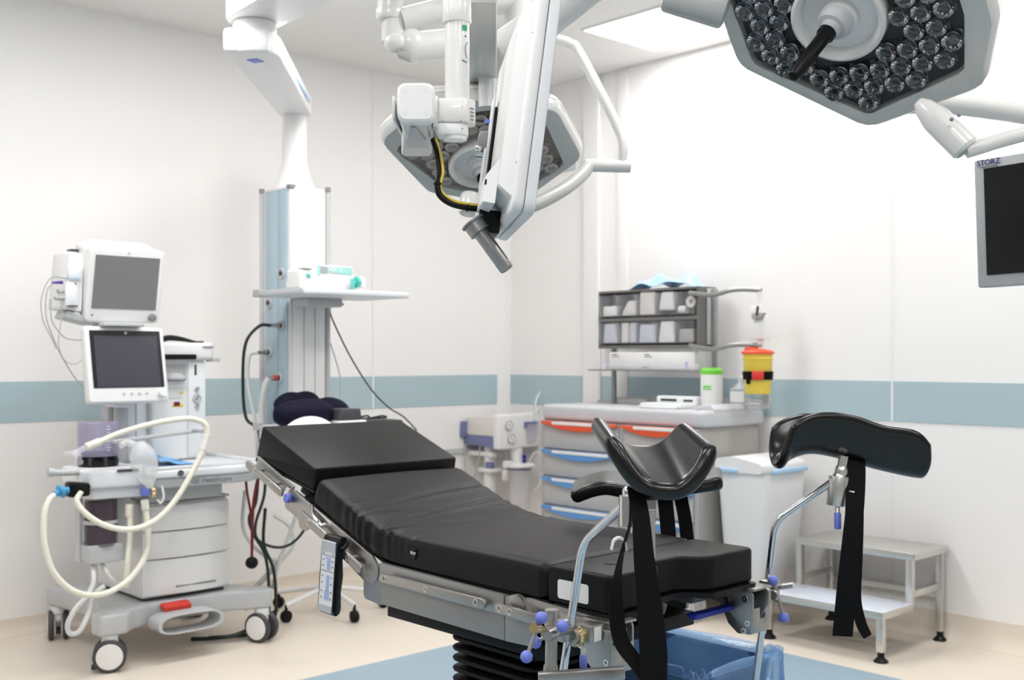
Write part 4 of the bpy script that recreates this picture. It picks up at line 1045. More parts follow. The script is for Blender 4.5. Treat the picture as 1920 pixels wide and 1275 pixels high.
m.build('blue_panels', M['colblue'], col, label='grey blue side panel')
for x, y in ((CX0, CY1), (CX1, CY0)):
    m = MB(); m.cyl((x, y, 0.93), (x, y, 2.185), 0.012); p = m.build('edge_rail', M['silver'], pd)
    m = MB(); m.cyl((x, y, 2.18), (x, y, 2.205), 0.014); m.build('end_cap', M['midgrey'], p)
m = MB(); m.span((CX0 - 0.004, CY0 - 0.004, 2.185), (CX0 + 0.03, CY0 + 0.03, 2.20)); m.build('corner_cap', M['midgrey'], pd)
# gas outlets on the blue side
for y, z in ((CY0 + 0.07, 1.765), (CY0 + 0.19, 1.622), (CY0 + 0.07, 1.505), (CY0 + 0.19, 1.372), (CY0 + 0.09, 1.245)):
    m = MB(); m.lathe([(0.028, 0), (0.028, 0.006), (0.020, 0.008), (0.018, 0.004), (0, 0.004)], (CX0 - 0.004, y, z), (-1, 0, 0), 24); g = m.build('gas_outlet', M['silver'], pd)
    m = MB(); m.lathe([(0.010, 0), (0.010, 0.012), (0, 0.012)], (CX0 - 0.006, y, z), (-1, 0, 0), 16); m.build('socket', M['darkgrey'], g)
for y, z, n in ((CY0 + 0.07, 1.505, 'steel'), (CY0 + 0.19, 1.372, 'steel'), (CY0 + 0.09, 1.245, 'red')):
    m = MB(); m.cyl((CX0 - 0.01, y, z), (CX0 - 0.07, y - 0.005, z), 0.009); m.build('gas_plug', M['steel'], pd)
    m = MB(); m.cyl((CX0 - 0.025, y, z), (CX0 - 0.04, y, z), 0.014); m.build('plug_ring', M[n], pd)
# neck and swing arms
m = MB(); m.lathe([(0.105, 2.19), (0.10, 2.21), (0.075, 2.28), (0.062, 2.34), (0.060, 2.60)], ((CX0 + CX1) / 2, (CY0 + CY1) / 2, 0), (0, 0, 1), 36); m.build('neck', M['white'], pd)
def w2p(X, Y):
    dx, dy = X - PO[0], Y - PO[1]; c, s = math.cos(ROT_U), math.sin(ROT_U)
    return (dx * c + dy * s, -dx * s + dy * c)
nx, ny = (CX0 + CX1) / 2, (CY0 + CY1) / 2
ex, ey = w2p(-1.055, 4.55)
def arm(name, a, b, z0, z1, wa, wb, parent, material='white', line=True):
    d = Vector((b[0] - a[0], b[1] - a[1])); L_ = d.length; d.normalize(); n = Vector((-d.y, d.x))
    o = []
    for c, w, s in ((b, wb, 1), (a, wa, -1)):
        for k in range(9):
            t = -PI / 2 + PI * k / 8
            v = d * (math.cos(t) * s * w) + n * (math.sin(t) * s * w); o.append((c[0] + v.x, c[1] + v.y))
    m = MB(); m.prism(o, z0, z1, 'xy', 0.012, 3); r = m.build(name, M[material], parent)
    if line:
        m = MB()
        for s in (-1, 1):
            w = (wa + wb) / 2 + 0.001
            m.box(((a[0] + b[0]) / 2 + n.x * s * w, (a[1] + b[1]) / 2 + n.y * s * w, (z0 + z1) / 2), (L_ * 0.75, 0.004, 0.014), rot=(0, 0, math.atan2(d.y, d.x)))
        m.build('blue_line', M['skyblue'], r, label='thin pale blue line')
    return r
arm('lower_arm', (ex, ey), (nx, ny), 2.575, 2.665, 0.105, 0.085, pd)
m = MB(); m.cyl((ex, ey, 2.59), (ex, ey, 2.72), 0.088, seg=40, bevel=0.008); m.box((ex - 0.02, ey + 0.0, 2.627), (0.19, 0.17, 0.10), 0.02, rot=(0, 0, -ROT_U)); m.build('elbow', M['white'], pd)
m = MB(); m.box((ex + 0.02, ey + 0.03, 2.574), (0.05, 0.05, 0.004), rot=(0, 0, 0.4)); m.build('underside_badge', M['bluek'], pd)
ux, uy = w2p(-0.42, 3.75)
arm('upper_arm', (ux, uy), (ex, ey), 2.72, 2.86, 0.13, 0.115, pd)
m = MB(); m.cyl((ux, uy, 2.72), (ux, uy, 3.12), 0.13, seg=36); m.lathe([(0.24, 3.07), (0.22, 3.12)], (ux, uy, 0), (0, 0, 1), 36); m.build('ceiling_mount', M['white'], pd)
# shelves
for z0, z1 in ((1.636, 1.662), (0.998, 1.022)):
    m = MB(); m.prism(rounded([(0, 0), (0.60, 0), (0.60, 0.42), (0.0, 0.46)], [0.06, 0.05, 0.03, 0.03], 6), z0, z1, 'xy', 0.006, 3); sh = m.build('shelf', M['white2'], pd)
    m = MB(); m.span((0.0, 0.03, z0 + 0.004), (-0.008, 0.44, z1 + 0.002), 0.002); m.build('shelf_rail', M['silver'], sh)
    m = MB(); m.span((-0.012, 0.40, z0), (0.01, 0.46, z1 + 0.01), 0.003); m.build('rail_end', M['grey'], sh)
m = MB(); m.span((CX0 + 0.01, 0.30, 1.595), (CX1 - 0.01, CY0, 1.637), 0.01); m.cyl((CX1, 0.40, 1.615), (CX1 + 0.06, 0.40, 1.615), 0.006); m.build('shelf_bracket', M['silver'], pd)
# syringe pump on the upper shelf
sp = thing('syringe_pump', 'white syringe pump with teal panel on the upper pendant shelf', 'pump', PO, ROT_U)
m = MB(); m.prism(rounded([(-0.0, 1.664), (0.30, 1.664), (0.31, 1.70), (0.29, 1.775), (0.09, 1.775), (0.08, 1.752), (0.0, 1.748)], 0.008), 0.06, 0.17, 'xz', 0.006); m.span((0.02, 0.17, 1.664), (0.28, 0.21, 1.70), 0.004); m.build('housing', M['white'], sp)
m = MB(); m.prism([(0.095, 1.728), (0.11, 1.728), (0.11, 1.772), (0.095, 1.772)], 0.0575, 0.0605, 'xz'); m.prism(rounded([(0.155, 1.742), (0.285, 1.738), (0.292, 1.745), (0.280, 1.770), (0.155, 1.770)], 0.004), 0.0575, 0.0605, 'xz'); m.build('teal_panel', M['mint'], sp, label='mint green front panel')
m = MB(); m.prism([(0.112, 1.738), (0.150, 1.738), (0.150, 1.768), (0.112, 1.768)], 0.0575, 0.0605, 'xz'); m.build('display', M['grey'], sp)
m = MB(); m.box((0.178, 0.057, 1.756), (0.034, 0.002, 0.009)); m.box((0.178, 0.057, 1.756), (0.009, 0.002, 0.026)); m.box((0.22, 0.057, 1.756), (0.006, 0.002, 0.018)); m.build('key_marks', M['inkwhite'], sp)
m = MB(); m.box((0.045, 0.058, 1.722), (0.022, 0.006, 0.016), 0.002); m.build('teal_key', M['teal'], sp)
m = MB(); m.cyl((0.12, 0.05, 1.690), (0.285, 0.05, 1.690), 0.018); m.build('syringe', M['clear'], sp)
m = MB(); m.cyl((0.30, 0.05, 1.702), (0.316, 0.05, 1.704), 0.026); m.box((0.275, 0.04, 1.692), (0.012, 0.02, 0.05), 0.003); m.cyl((0.28, 0.05, 1.695), (0.31, 0.05, 1.70), 0.010); m.build('clamp', M['teal'], sp, label='teal syringe clamp')
m = MB(); m.box((0.345, 0.09, 1.705), (0.05, 0.06, 0.05), 0.01); m.box((0.33, 0.08, 1.668), (0.08, 0.03, 0.008)); m.build('drive_head', M['white'], sp)
m = MB(); m.box((0.04, 0.08, 1.755), (0.05, 0.05, 0.008), 0.003); m.build('handle', M['silver'], sp)
# lower shelf: neck pillow, grey box on a white tray, black tray with a lead
pl = None
def pillow_part(mb, pts, r):
    mb.tube(pts, r, 18, 8)
m = MB()
pillow_part(m, [(-0.065, 0.16, 1.085), (-0.03, 0.12, 1.085), (0.04, 0.09, 1.088), (0.13, 0.10, 1.092), (0.20, 0.14, 1.088)], lambda u: 0.012 + 0.055 * math.sin(PI * min(1, max(0, u * 0.85 + 0.08))) ** 0.6)
pillow_part(m, [(0.16, 0.20, 1.085), (0.24, 0.20, 1.095), (0.31, 0.21, 1.09), (0.365, 0.22, 1.08)], lambda u: 0.014 + 0.048 * math.sin(PI * min(1, 0.25 + u * 0.72)) ** 0.7)
pillow_part(m, [(0.0, 0.27, 1.11), (0.06, 0.26, 1.132), (0.115, 0.26, 1.125), (0.17, 0.255, 1.135), (0.23, 0.26, 1.11)], lambda u: 0.018 + 0.038 * math.sin(PI * u) ** 0.5)
tag(onP(m.build('pillow', M['navy'], None, 80)), 'navy blue cloth pillow lying on the lower pendant shelf', 'pillow')
wb = thing('supply_box', 'flat white box on the lower pendant shelf, under the dark grey box', 'box', PO, ROT_U)
m = MB(); m.span((0.185, 0.02, 1.0225), (0.345, 0.16, 1.052), 0.006); m.build('carton', M['white2'], wb)
m = MB(); m.prism(rounded([(0.19, 1.053), (0.325, 1.053), (0.315, 1.106), (0.20, 1.108)], 0.006), 0.03, 0.13, 'xz', 0.005)
tag(onP(m.build('dark_case', M['darkgrey'], None)), 'small dark grey case on top of the flat white box', 'case')
m = MB(); m.prism(rounded([(0.33, 0.10), (0.60, 0.06), (0.61, 0.22), (0.36, 0.26)], 0.03), 1.0225, 1.040, 'xy', 0.007, 2)
tag(onP(m.build('black_tray', M['blackp'], None)), 'thin black tray at the right end of the lower pendant shelf', 'tray')
m = MB(); m.tube([(0.36, 0.16, 1.048), (0.40, 0.10, 1.066), (0.45, 0.14, 1.052), (0.50, 0.11, 1.062), (0.55, 0.15, 1.050), (0.47, 0.18, 1.048), (0.40, 0.15, 1.050)], 0.0045, 8)
tag(onP(m.build('coiled_lead', M['cablegreen'], None)), 'coiled black lead lying on the thin black tray', 'cable')
cable('power_lead', 'dark lead running diagonally from under the upper shelf to the lower shelf', 'cable', [(0.42, 0.45, 1.60), (0.43, 0.44, 1.54), (0.52, 0.42, 1.36), (0.62, 0.38, 1.19), (0.70, 0.33, 1.09), (0.76, 0.28, 1.04), (0.80, 0.22, 0.97)], 0.004, 'cablegreen', onP)
cable('power_lead', 'thin pale lead hanging along the right edge of the pendant column', 'cable', [(0.425, 0.45, 1.42), (0.44, 0.44, 1.36), (0.455, 0.42, 1.28), (0.452, 0.40, 1.22), (0.43, 0.38, 1.12)], 0.003, 'cablegrey', onP)
cable('gas_hose', 'black gas hose from the pendant outlet down the left edge of the column', 'hose', [(CX0 - 0.07, CY0 + 0.07, 1.505), (CX0 - 0.12, CY0 + 0.09, 1.50), (CX0 - 0.13, CY0 + 0.20, 1.42), (CX0 - 0.13, CY0 + 0.23, 1.25), (CX0 - 0.12, CY0 + 0.22, 1.05), (CX0 - 0.08, CY0 + 0.16, 0.98), (CX0 - 0.10, CY0 + 0.10, 0.80)], 0.008, 'cablegreen', onP, seg=10)
cable('gas_hose', 'white gas hose hanging beside the black one at the column edge', 'hose', [(CX0 - 0.07, CY0 + 0.19, 1.372), (CX0 - 0.11, CY0 + 0.205, 1.35), (CX0 - 0.115, CY0 + 0.205, 1.2), (CX0 - 0.09, CY0 + 0.18, 1.03), (CX0 - 0.09, CY0 + 0.16, 0.85)], 0.009, 'greyhose', onP, seg=10)
cable('gas_hose', 'pale thick gas hose from the red outlet down to the lower shelf', 'hose', [(CX0 - 0.07, CY0 + 0.085, 1.245), (CX0 - 0.085, CY0 + 0.10, 1.20), (CX0 - 0.085, CY0 + 0.13, 1.10), (CX0 - 0.075, CY0 + 0.14, 0.98), (CX0 - 0.07, CY0 + 0.14, 0.85)], 0.014, 'greyhose', onP, seg=12)
# mobile lamp stand behind the table head
ml = thing('lamp_stand', 'white five-star rolling stand with round white head behind the table', 'lamp stand', (-0.975, 5.88, 0), 0.0)
m = MB()
for k in range(5):
    a = math.radians(72 * k + 18); m.tube([(0, 0, 0.13), (0.12 * math.cos(a), 0.12 * math.sin(a), 0.115), (0.30 * math.cos(a), 0.30 * math.sin(a), 0.085)], 0.0135, 10)
m.cyl((0, 0, 0.10), (0, 0, 0.18), 0.03); m.build('star_base', M['white'], ml)
for k in range(5):
    a = math.radians(72 * k + 18); x, y = 0.295 * math.cos(a), 0.295 * math.sin(a)
    m = MB(); m.cyl((x - 0.016 * math.sin(a), y + 0.016 * math.cos(a), 0.030), (x + 0.016 * math.sin(a), y - 0.016 * math.cos(a), 0.030), 0.030, seg=20, bevel=0.004); m.cyl((x, y, 0.04), (x, y, 0.09), 0.008); m.build('castor_wheel', M['rubber'], ml)
m = MB(); m.cyl((0, 0, 0.15), (0, 0, 0.88), 0.0125); m.tube([(0, 0, 0.87), (0.0, -0.08, 0.945), (0.03, -0.45, 0.95), (0.085, -1.02, 0.946)], 0.011, 10); m.box((0.089, -1.02, 0.946), (0.15, 0.012, 0.03), 0.004); m.build('pole', M['white'], ml)
m = MB(); m.lathe([(0.085, -0.015), (0.10, -0.022), (0.138, -0.018), (0.147, 0.0), (0.138, 0.016), (0.11, 0.02), (0.085, 0.016), (0.085, -0.015)], (0.089, -1.03, 0.946), (0, -1, 0.25), 40); m.build('ring_head', M['white'], ml)
# ------------------------------------------------------------------ surgical lamps
M['lens'] = mat('moulded clear lens', (0.93, 0.94, 0.97), 0.03, trans=1.0, ior=1.49, spec=0.6, noise=0.01)
def polar(outl, n=96):
    """resample a star-shaped outline at n angles"""
    P = [Vector(p) for p in outl]; out = []
    for k in range(n):
        a = 2 * PI * k / n; d = Vector((math.cos(a), math.sin(a))); best = 0
        for i in range(len(P)):
            p, q = P[i], P[(i + 1) % len(P)]; e = q - p
            den = d.x * e.y - d.y * e.x
            if abs(den) < 1e-9: continue
            t = (p.x * e.y - p.y * e.x) / den; s = (p.x * d.y - p.y * d.x) / den
            if t > 0 and -1e-6 <= s <= 1 + 1e-6: best = max(best, t)
        out.append((d.x * best, d.y * best))
    return out
def surgical_lamp(label, c, n, outer, inner, ring_c, board, lensmat, handle_tip):
    n = Vector(n).normalized(); x = Vector((0, 0, 1)).cross(n).normalized(); y = n.cross(x)
    mt = Matrix((x, y, n)).transposed().to_4x4(); mt.translation = Vector(c)
    t = thing('surgical_lamp', label, 'surgical lamp', mtx=mt, group='surgical lamps')
    O = polar(rounded(outer, 0.06, 6)); I = polar(rounded(inner, 0.025, 4))
    def ring(P, s, h): return [(p[0] * s, p[1] * s, h) for p in P]
    mix = [(o[0] * 0.25 + i[0] * 0.75, o[1] * 0.25 + i[1] * 0.75) for o, i in zip(O, I)]
    m = MB(); m.loft([ring(O, 0.55, -0.13), ring(O, 0.88, -0.105), ring(O, 0.975, -0.07), ring(O, 1.0, -0.04), ring(O, 0.992, -0.015), ring(O, 0.965, -0.002), ring(mix, 1.0, 0.0), ring(I, 1.0, -0.003), ring(I, 0.995, -0.022)], True, True)
    m.build('housing', M['enamelgrey'], t, 50)
    m = MB(); m.loft([ring(O, 1.004, -0.050), ring(O, 1.006, -0.047), ring(O, 1.004, -0.044)], True, False); m.build('rim_joint', M['white'], t)
    m = MB(); m.loft([ring(I, 0.99, -0.03), ring(I, 0.99, -0.021)]); m.build('lamp_board', M[board], t)
    # lens field
    pts = []; sp = 0.0485
    for a in range(-8, 9):
        for b in range(-8, 9):
            px = sp * (a + 0.5 * (b % 2)) ; py = sp * 0.87 * b
            r = math.hypot(px, py)
            if math.hypot(px - ring_c[0], py - ring_c[1]) < 0.128: continue
            k = int(round((math.atan2(py, px) % (2 * PI)) / (2 * PI) * 96)) % 96
            if r > math.hypot(*I[k]) or min(math.hypot(px - q[0], py - q[1]) for q in I) < 0.021: continue
            pts.append((px, py))
    m = MB(); m.lathe([(0.0, -0.020), (0.014, -0.020), (0.0225, -0.004), (0.0238, 0.0), (0.0215, 0.003), (0.014, 0.0015), (0.009, -0.005), (0.0, -0.006)], (0, 0, 0), (0, 0, 1), 20)
    m.box((0, 0, -0.019), (0.046, 0.040, 0.0015))
    lens = m.build('lens', M[lensmat], t, 30)
    for k, (px, py) in enumerate(pts[:100]):
        o = lens if k == 0 else lens.copy()
        if k: COL.objects.link(o); o.parent = t
        o.location = (px, py, 0.0)
    # middle ring, hub and handle
    rx, ry = ring_c
    m = MB(); m.lathe([(0.080, -0.06), (0.086, -0.05), (0.084, -0.01), (0.090, 0.010), (0.099, 0.016), (0.107, 0.010), (0.109, -0.02), (0.080, -0.06)], (rx, ry, 0), (0, 0, 1), 48); m.build('centre_ring', M['enamel'], t)
    m = MB(); m.lathe([(0.0, -0.018), (0.092, -0.018), (0.092, -0.012), (0.0, -0.012)], (rx, ry, 0), (0, 0, 1), 40); m.build('ring_floor', M['white'], t)
    m = MB()
    for a in (-0.35, 1.75, 3.84): m.box((rx + 0.055 * math.cos(a), ry + 0.055 * math.sin(a), -0.035), (0.07, 0.035, 0.02), 0.006, rot=(0, 0, a))
    m.cyl((rx, ry, -0.055), (rx, ry, 0.012), 0.044, bevel=0.006, seg=36); m.build('hub', M['enamel'], t)
    h = Vector((handle_tip[0] - rx, handle_tip[1] - ry, handle_tip[2])).normalized(); b0 = Vector((rx, ry, 0.0))
    m = MB(); m.lathe([(0.040, 0.0), (0.040, 0.022), (0.034, 0.032), (0.024, 0.034), (0.022, 0.05), (0.0, 0.05)], b0, h, 36); m.build('collar', M['silver'], t)
    L_ = (Vector(handle_tip) - b0).length
    m = MB(); m.lathe([(0.0, 0.045), (0.015, 0.045), (0.021, 0.05), (0.021, 0.062), (0.0165, 0.066), (0.0155, L_ - 0.006), (0.012, L_), (0.0, L_)], b0, h, 28); m.build('handle', M['blackp'], t, label='black grip')
    return t, mt
S1 = [(-0.285, 0.22), (-0.290, -0.100), (-0.020, -0.335), (0.262, -0.262), (0.318, -0.10), (0.305, 0.16), (0.02, 0.34)]
I1 = [(-0.245, 0.19), (-0.245, -0.098), (-0.010, -0.288), (0.228, -0.208), (0.255, -0.07), (0.245, 0.13), (0.015, 0.285)]
la, mt1 = surgical_lamp('large surgical lamp with clear lenses and black grip hanging at the upper right', (0.739, 2.5, 2.13), (-0.42, -0.55, -0.72), S1, I1, (-0.008, -0.018), 'ledboard', 'lens', (-0.063, -0.03, 0.195))
inv1 = mt1.inverted()
def w1(p): return tuple(inv1 @ Vector(p))
m = MB(); m.lathe([(0.0, 0.0), (0.012, 0.004), (0.022, 0.022), (0.028, 0.046), (0.031, 0.06), (0.031, 0.150), (0.026, 0.156), (0.0, 0.156)], w1((0.902, 2.469, 1.920)), Vector(w1((0.997, 2.42, 1.797))) - Vector(w1((0.902, 2.469, 1.920))), 32); yj = m.build('yoke_joint', M['enamel'], la)
m = MB()
for q in ((0.965, 2.395, 1.872), (0.948, 2.392, 1.862)): m.ball(w1(q), 0.0045)
m.build('joint_screws', M['midgrey'], yj)
m = MB(); m.tube([w1(p) for p in [(0.992, 2.425, 1.800), (1.05, 2.42, 1.818), (1.20, 2.45, 1.87), (1.32, 2.60, 1.98), (1.32, 2.75, 2.20), (1.24, 2.82, 2.42)]], 0.0165, 14); m.build('yoke_tube', M['enamel'], la)
m = MB(); m.cyl(w1((0.36, 2.60, 2.205)), w1((0.50, 2.58, 2.155)), 0.045, seg=28, bevel=0.01); m.build('upper_joint', M['enamelgrey'], la)
m = MB(); m.tube([w1(p) for p in [(1.24, 2.82, 2.42), (1.0, 2.95, 2.62), (0.55, 3.1, 2.75)]], 0.035, 14); m.cyl(w1((0.55, 3.1, 2.70)), w1((0.55, 3.1, 3.12)), 0.05); m.build('ceiling_arm', M['enamel'], la)

S2 = [(-0.335, 0.10), (-0.150, -0.150), (-0.02, -0.175), (0.215, -0.140), (0.350, 0.055), (0.215, 0.275), (0.0, 0.315), (-0.21, 0.27)]
I2 = [(-0.275, 0.055), (-0.105, -0.115), (-0.01, -0.142), (0.172, -0.128), (0.285, 0.015), (0.185, 0.205), (0.0, 0.255), (-0.18, 0.21)]
lb, mt2 = surgical_lamp('surgical lamp with brownish lens field hanging behind the white display', (-0.11, 3.6, 1.97), (0.1, -0.5, -0.86), S2, I2, (0.01, 0.005), 'ledboardwarm', 'lenswarm', (0.012, 0.005, 0.16))
inv2 = mt2.inverted()
def w2(p): return tuple(inv2 @ Vector(p))
m = MB(); m.cyl(w2((0.235, 3.6, 1.972)), w2((0.385, 3.6, 1.968)), 0.021, seg=28, bevel=0.003); m.build('yoke_joint', M['enamel'], lb)
m = MB(); m.tube([w2(p) for p in [(0.25, 3.6, 1.97), (0.215, 3.56, 1.925), (0.15, 3.5, 1.87), (0.06, 3.45, 1.82), (-0.02, 3.43, 1.805)]], 0.022, 14); m.build('lower_yoke', M['enamelgrey'], lb)
m = MB(); m.tube([w2(p) for p in [(0.358, 3.6, 1.975), (0.360, 3.6, 2.045), (0.335, 3.62, 2.12), (0.225, 3.66, 2.35), (0.195, 3.67, 2.385), (0.14, 3.68, 2.405), (0.02, 3.7, 2.42)]], 0.0165, 14); m.build('upper_yoke', M['enamel'], lb)
m = MB(); m.cyl(w2((-0.13, 3.48, 1.86)), w2((-0.135, 3.46, 1.795)), 0.032, seg=24, bevel=0.008); m.build('yoke_end', M['enamel'], lb)
m = MB(); m.cyl(w2((0.02, 3.7, 2.38)), w2((0.02, 3.7, 2.56)), 0.045, seg=28); m.tube([w2(p) for p in [(0.02, 3.7, 2.54), (-0.18, 3.65, 2.50), (-0.36, 3.6, 2.44)]], 0.04, 16)
m.build('arm_head', M['enamel'], lb)

# ------------------------------------------------------------------ jointed ceiling arms
ea = thing('ceiling_arm', 'white jointed lamp arm with rounded elbow to the left of the display column', 'ceiling arm', (-0.39, 3.6, 0.0))
def E1(p): return (p[0] + 0.39, p[1] - 3.6, p[2])
m = MB(); m.cyl(E1((-0.395, 3.6, 2.47)), E1((-0.395, 3.6, 2.75)), 0.042, seg=32); m.cyl(E1((-0.395, 3.6, 2.44)), E1((-0.395, 3.6, 2.475)), 0.047, seg=32, bevel=0.006); m.build('upper_joint', M['enamel'], ea)
m = MB(); m.cyl(E1((-0.385, 3.6, 2.37)), E1((-0.385, 3.6, 2.45)), 0.038, seg=32); m.ball(E1((-0.375, 3.59, 2.365)), 0.039, (1, 1, 0.9)); m.ball(E1((-0.33, 3.62, 2.365)), 0.058, (0.9, 1, 1)); m.build('elbow', M['enamel'], ea)
m = MB(); m.box(E1((-0.345, 3.575, 2.318)), (0.045, 0.04, 0.02), 0.004, rot=(0, 0.35, 0)); m.build('elbow_cap', M['cartbody'], ea)
m = MB(); m.tube([E1(p) for p in [(-0.32, 3.62, 2.36), (-0.20, 3.68, 2.39), (-0.06, 3.76, 2.43)]], 0.048, 20); m.build('lower_tube', M['enamel'], ea)
m = MB(); m.tube([E1(p) for p in [(-0.39, 3.6, 2.56), (-0.20, 3.45, 2.585), (0.05, 3.3, 2.62)]], 0.042, 20); m.cyl(E1((0.05, 3.3, 2.58)), E1((0.05, 3.3, 3.12)), 0.055); m.build('upper_tube', M['enamel'], ea)
eb = thing('ceiling_arm', 'thick white spring arm sloping up to the right above the hanging display', 'ceiling arm', (-0.09, 3.2, 0.0))
def E2(p): return (p[0] + 0.09, p[1] - 3.2, p[2])
m = MB(); m.tube([E2(p) for p in [(-0.10, 3.35, 2.225), (0.05, 3.28, 2.31), (0.26, 3.16, 2.44), (0.42, 3.08, 2.54)]], 0.058, 20); m.build('arm_tube', M['enamel'], eb)
m = MB(); m.cyl(E2((-0.075, 3.34, 2.10)), E2((-0.075, 3.34, 2.30)), 0.026, seg=28); m.build('lower_post', M['enamel'], eb); m = MB(); m.cyl(E2((0.42, 3.08, 2.5)), E2((0.42, 3.08, 3.12)), 0.06); m.build('ceiling_post', M['enamel'], eb)
m = MB(); m.prism([(-0.142, 3.52), (-0.048, 3.52), (-0.035, 2.62), (-0.105, 2.62)], 2.185, 2.27, 'xy', 0.010, 2)
m.move(Matrix.Translation((0.09, -3.2, 0))); m.build('flat_beam', M['enamelgrey'], eb)
ec = thing('ceiling_arm', 'pale curved arm passing behind the large lamp at the right edge', 'ceiling arm', (1.5, 3.5, 0.0))
def E3(p): return (p[0] - 1.5, p[1] - 3.5, p[2])
m = MB(); m.tube([E3(p) for p in [(1.27, 3.55, 2.17), (1.40, 3.5, 2.155), (1.60, 3.4, 2.10), (1.75, 3.3, 2.03), (1.95, 3.2, 1.95)]], 0.042, 18); m.tube([E3(p) for p in [(1.95, 3.2, 1.95), (2.15, 3.15, 2.1), (2.2, 3.15, 3.12)]], 0.042, 18); m.build('arm_tube', M['enamel'], ec)

# ------------------------------------------------------------------ hanging display seen from behind, with its column
ds = thing('hanging_display', 'white flat display seen from behind, hanging from a white column above the table', 'monitor', (-0.121, 2.45, 0.0))
def D1(p): return (p[0] + 0.121, p[1] - 2.45, p[2])
m = MB(); m.cyl(D1((-0.121, 2.45, 1.905)), D1((-0.121, 2.45, 2.12)), 0.0270, seg=40); m.cyl(D1((-0.121, 2.45, 2.085)), D1((-0.121, 2.45, 2.14)), 0.0315, seg=40, bevel=0.003); m.cyl(D1((-0.121, 2.45, 2.145)), D1((-0.121, 2.45, 3.12)), 0.031, seg=40)
cl = m.build('column', M['enamel'], ds)
m = MB(); m.box((0.0175, -0.0225, 2.070), (0.011, 0.002, 0.011), rot=(0, 0, 0.65)); m.build('green_label', M['greenink'], cl, label='small green label')
m = MB()
for k in range(3): m.box((0.014 + 0.0035 * k, -0.0255 + 0.0022 * k, 1.998 - 0.0015 * k), (0.0025, 0.001, 0.0025), rot=(0, 0, 0.6))
m.box((0.0195, -0.0205, 2.052), (0.004, 0.001, 0.003), rot=(0, 0, 0.8)); m.tube([(0.0225, -0.0165, 2.04), (0.0195, -0.0205, 2.03), (0.0195, -0.0205, 2.015), (0.0225, -0.0165, 2.005)], 0.0006, 5); m.build('printed_marks', M['ink'], cl)
m = MB(); m.prism(rounded([(-0.048, -0.030), (0.022, -0.036), (0.040, -0.020), (0.040, 0.030), (-0.048, 0.035)], 0.016), 1.862, 1.914, 'xy', 0.004, 2); m.box((-0.046, 0, 1.885), (0.010, 0.07, 0.068), 0.002)
jb = m.build('joint_block', M['enamel'], ds)
m = MB(); m.prism(rounded([(-0.045, -0.03), (0.012, -0.030), (0.024, -0.014), (0.024, 0.026), (-0.045, 0.03)], 0.012), 1.836, 1.862, 'xy', 0.004, 2); m.cyl((-0.005, 0, 1.828), (-0.005, 0, 1.838), 0.026, seg=32); m.build('joint_collar', M['white'], jb)
m = MB()
for x, y in ((-0.03, -0.032), (0.01, -0.034), (-0.025, -0.026), (0.012, -0.027)): m.ball((x, y, 1.864 if y < -0.03 else 1.848), 0.0028)
m.ball((0.012, -0.0355, 1.895), 0.0016); m.build('block_screws', M['grey'], jb)
m = MB()
for k in range(4): m.box((0.034, -0.0265, 1.892 - 0.008 * k), (0.012 - 0.001 * k, 0.001, 0.003), rot=(0, 0, 0.85))
m.build('rating_label', M['inkgrey'], jb)
# spring arm end: a box running away from the camera, with a white end cap
m = MB()
def rq(x0, x1, y, z0, z1, r): return [(a, y, b) for a, b in rounded([(x0, z0), (x1, z0), (x1, z1), (x0, z1)], r, 4)]
m.loft([rq(-0.122, -0.052, -0.07, 1.846, 1.926, 0.018), rq(-0.124, -0.054, 0.02, 1.845, 1.925, 0.018), rq(-0.150, -0.075, 0.27, 1.842, 1.922, 0.012)])
sb = m.build('spring_arm', M['enamelgrey'], ds, 40)
m = MB(); m.loft([rq(-0.116, -0.048, -0.108, 1.852, 1.924, 0.015), rq(-0.122, -0.043, -0.103, 1.847, 1.929, 0.020), rq(-0.1225, -0.0425, -0.088, 1.846, 1.930, 0.020), rq(-0.122, -0.044, -0.072, 1.846, 1.929, 0.02)])
ecp = m.build('end_cap', M['white'], sb)
m = MB()
for x in (-0.104, -0.060):
    for z in (1.865, 1.913): m.cyl((x, -0.1085, z), (x, -0.1060, z), 0.0055, seg=16)
m.build('plugs', M['white2'], ecp)
m = MB(); m.prism([(-0.098, -0.066), (-0.086, -0.066), (-0.075, 0.07), (-0.082, 0.16), (-0.125, 0.16), (-0.120, 0.07)], 1.8405, 1.846, 'xy', 0.001); m.build('belly_plate', M['silver'], sb)
m = MB(); m.box((-0.133, 0.03, 1.885), (0.006, 0.20, 0.05), 0.002); m.build('side_cover', M['enamel'], sb)
# the display itself
zl = Vector((0.125, 0.0, 0.992)).normalized(); xl = Vector((-0.10, 0.995, 0.0)); xl = (xl - zl * xl.dot(zl)).normalized(); yl = zl.cross(xl)
mtd = Matrix((xl, yl, zl)).transposed().to_4x4(); mtd.translation = Vector((0.0445 + 0.121, 2.2 - 2.45, 1.632))
dp = bpy.data.objects.new('display', None); COL.objects.link(dp); dp.parent = ds; dp.matrix_local = mtd
def slab(x0, x1, z0, z1, y0, y1, r, bev): 
    q = MB(); q.prism(rounded([(x0, z0), (x1, z0), (x1, z1), (x0, z1)], r, 6), y0, y1, 'xz', bev, 3); return q
slab(0, 0.60, 0, 0.47, 0.0, 0.022, 0.030, 0.004).build('front_frame', M['white2'], dp)
slab(0.0, 0.60, 0.0, 0.47, 0.0225, 0.047, 0.030, 0.010).build('back_shell', M['white'], dp)
slab(0.02, 0.58, 0.02, 0.45, -0.002, 0.001, 0.01, 0.0).build('glass', M['screenblack'], dp)
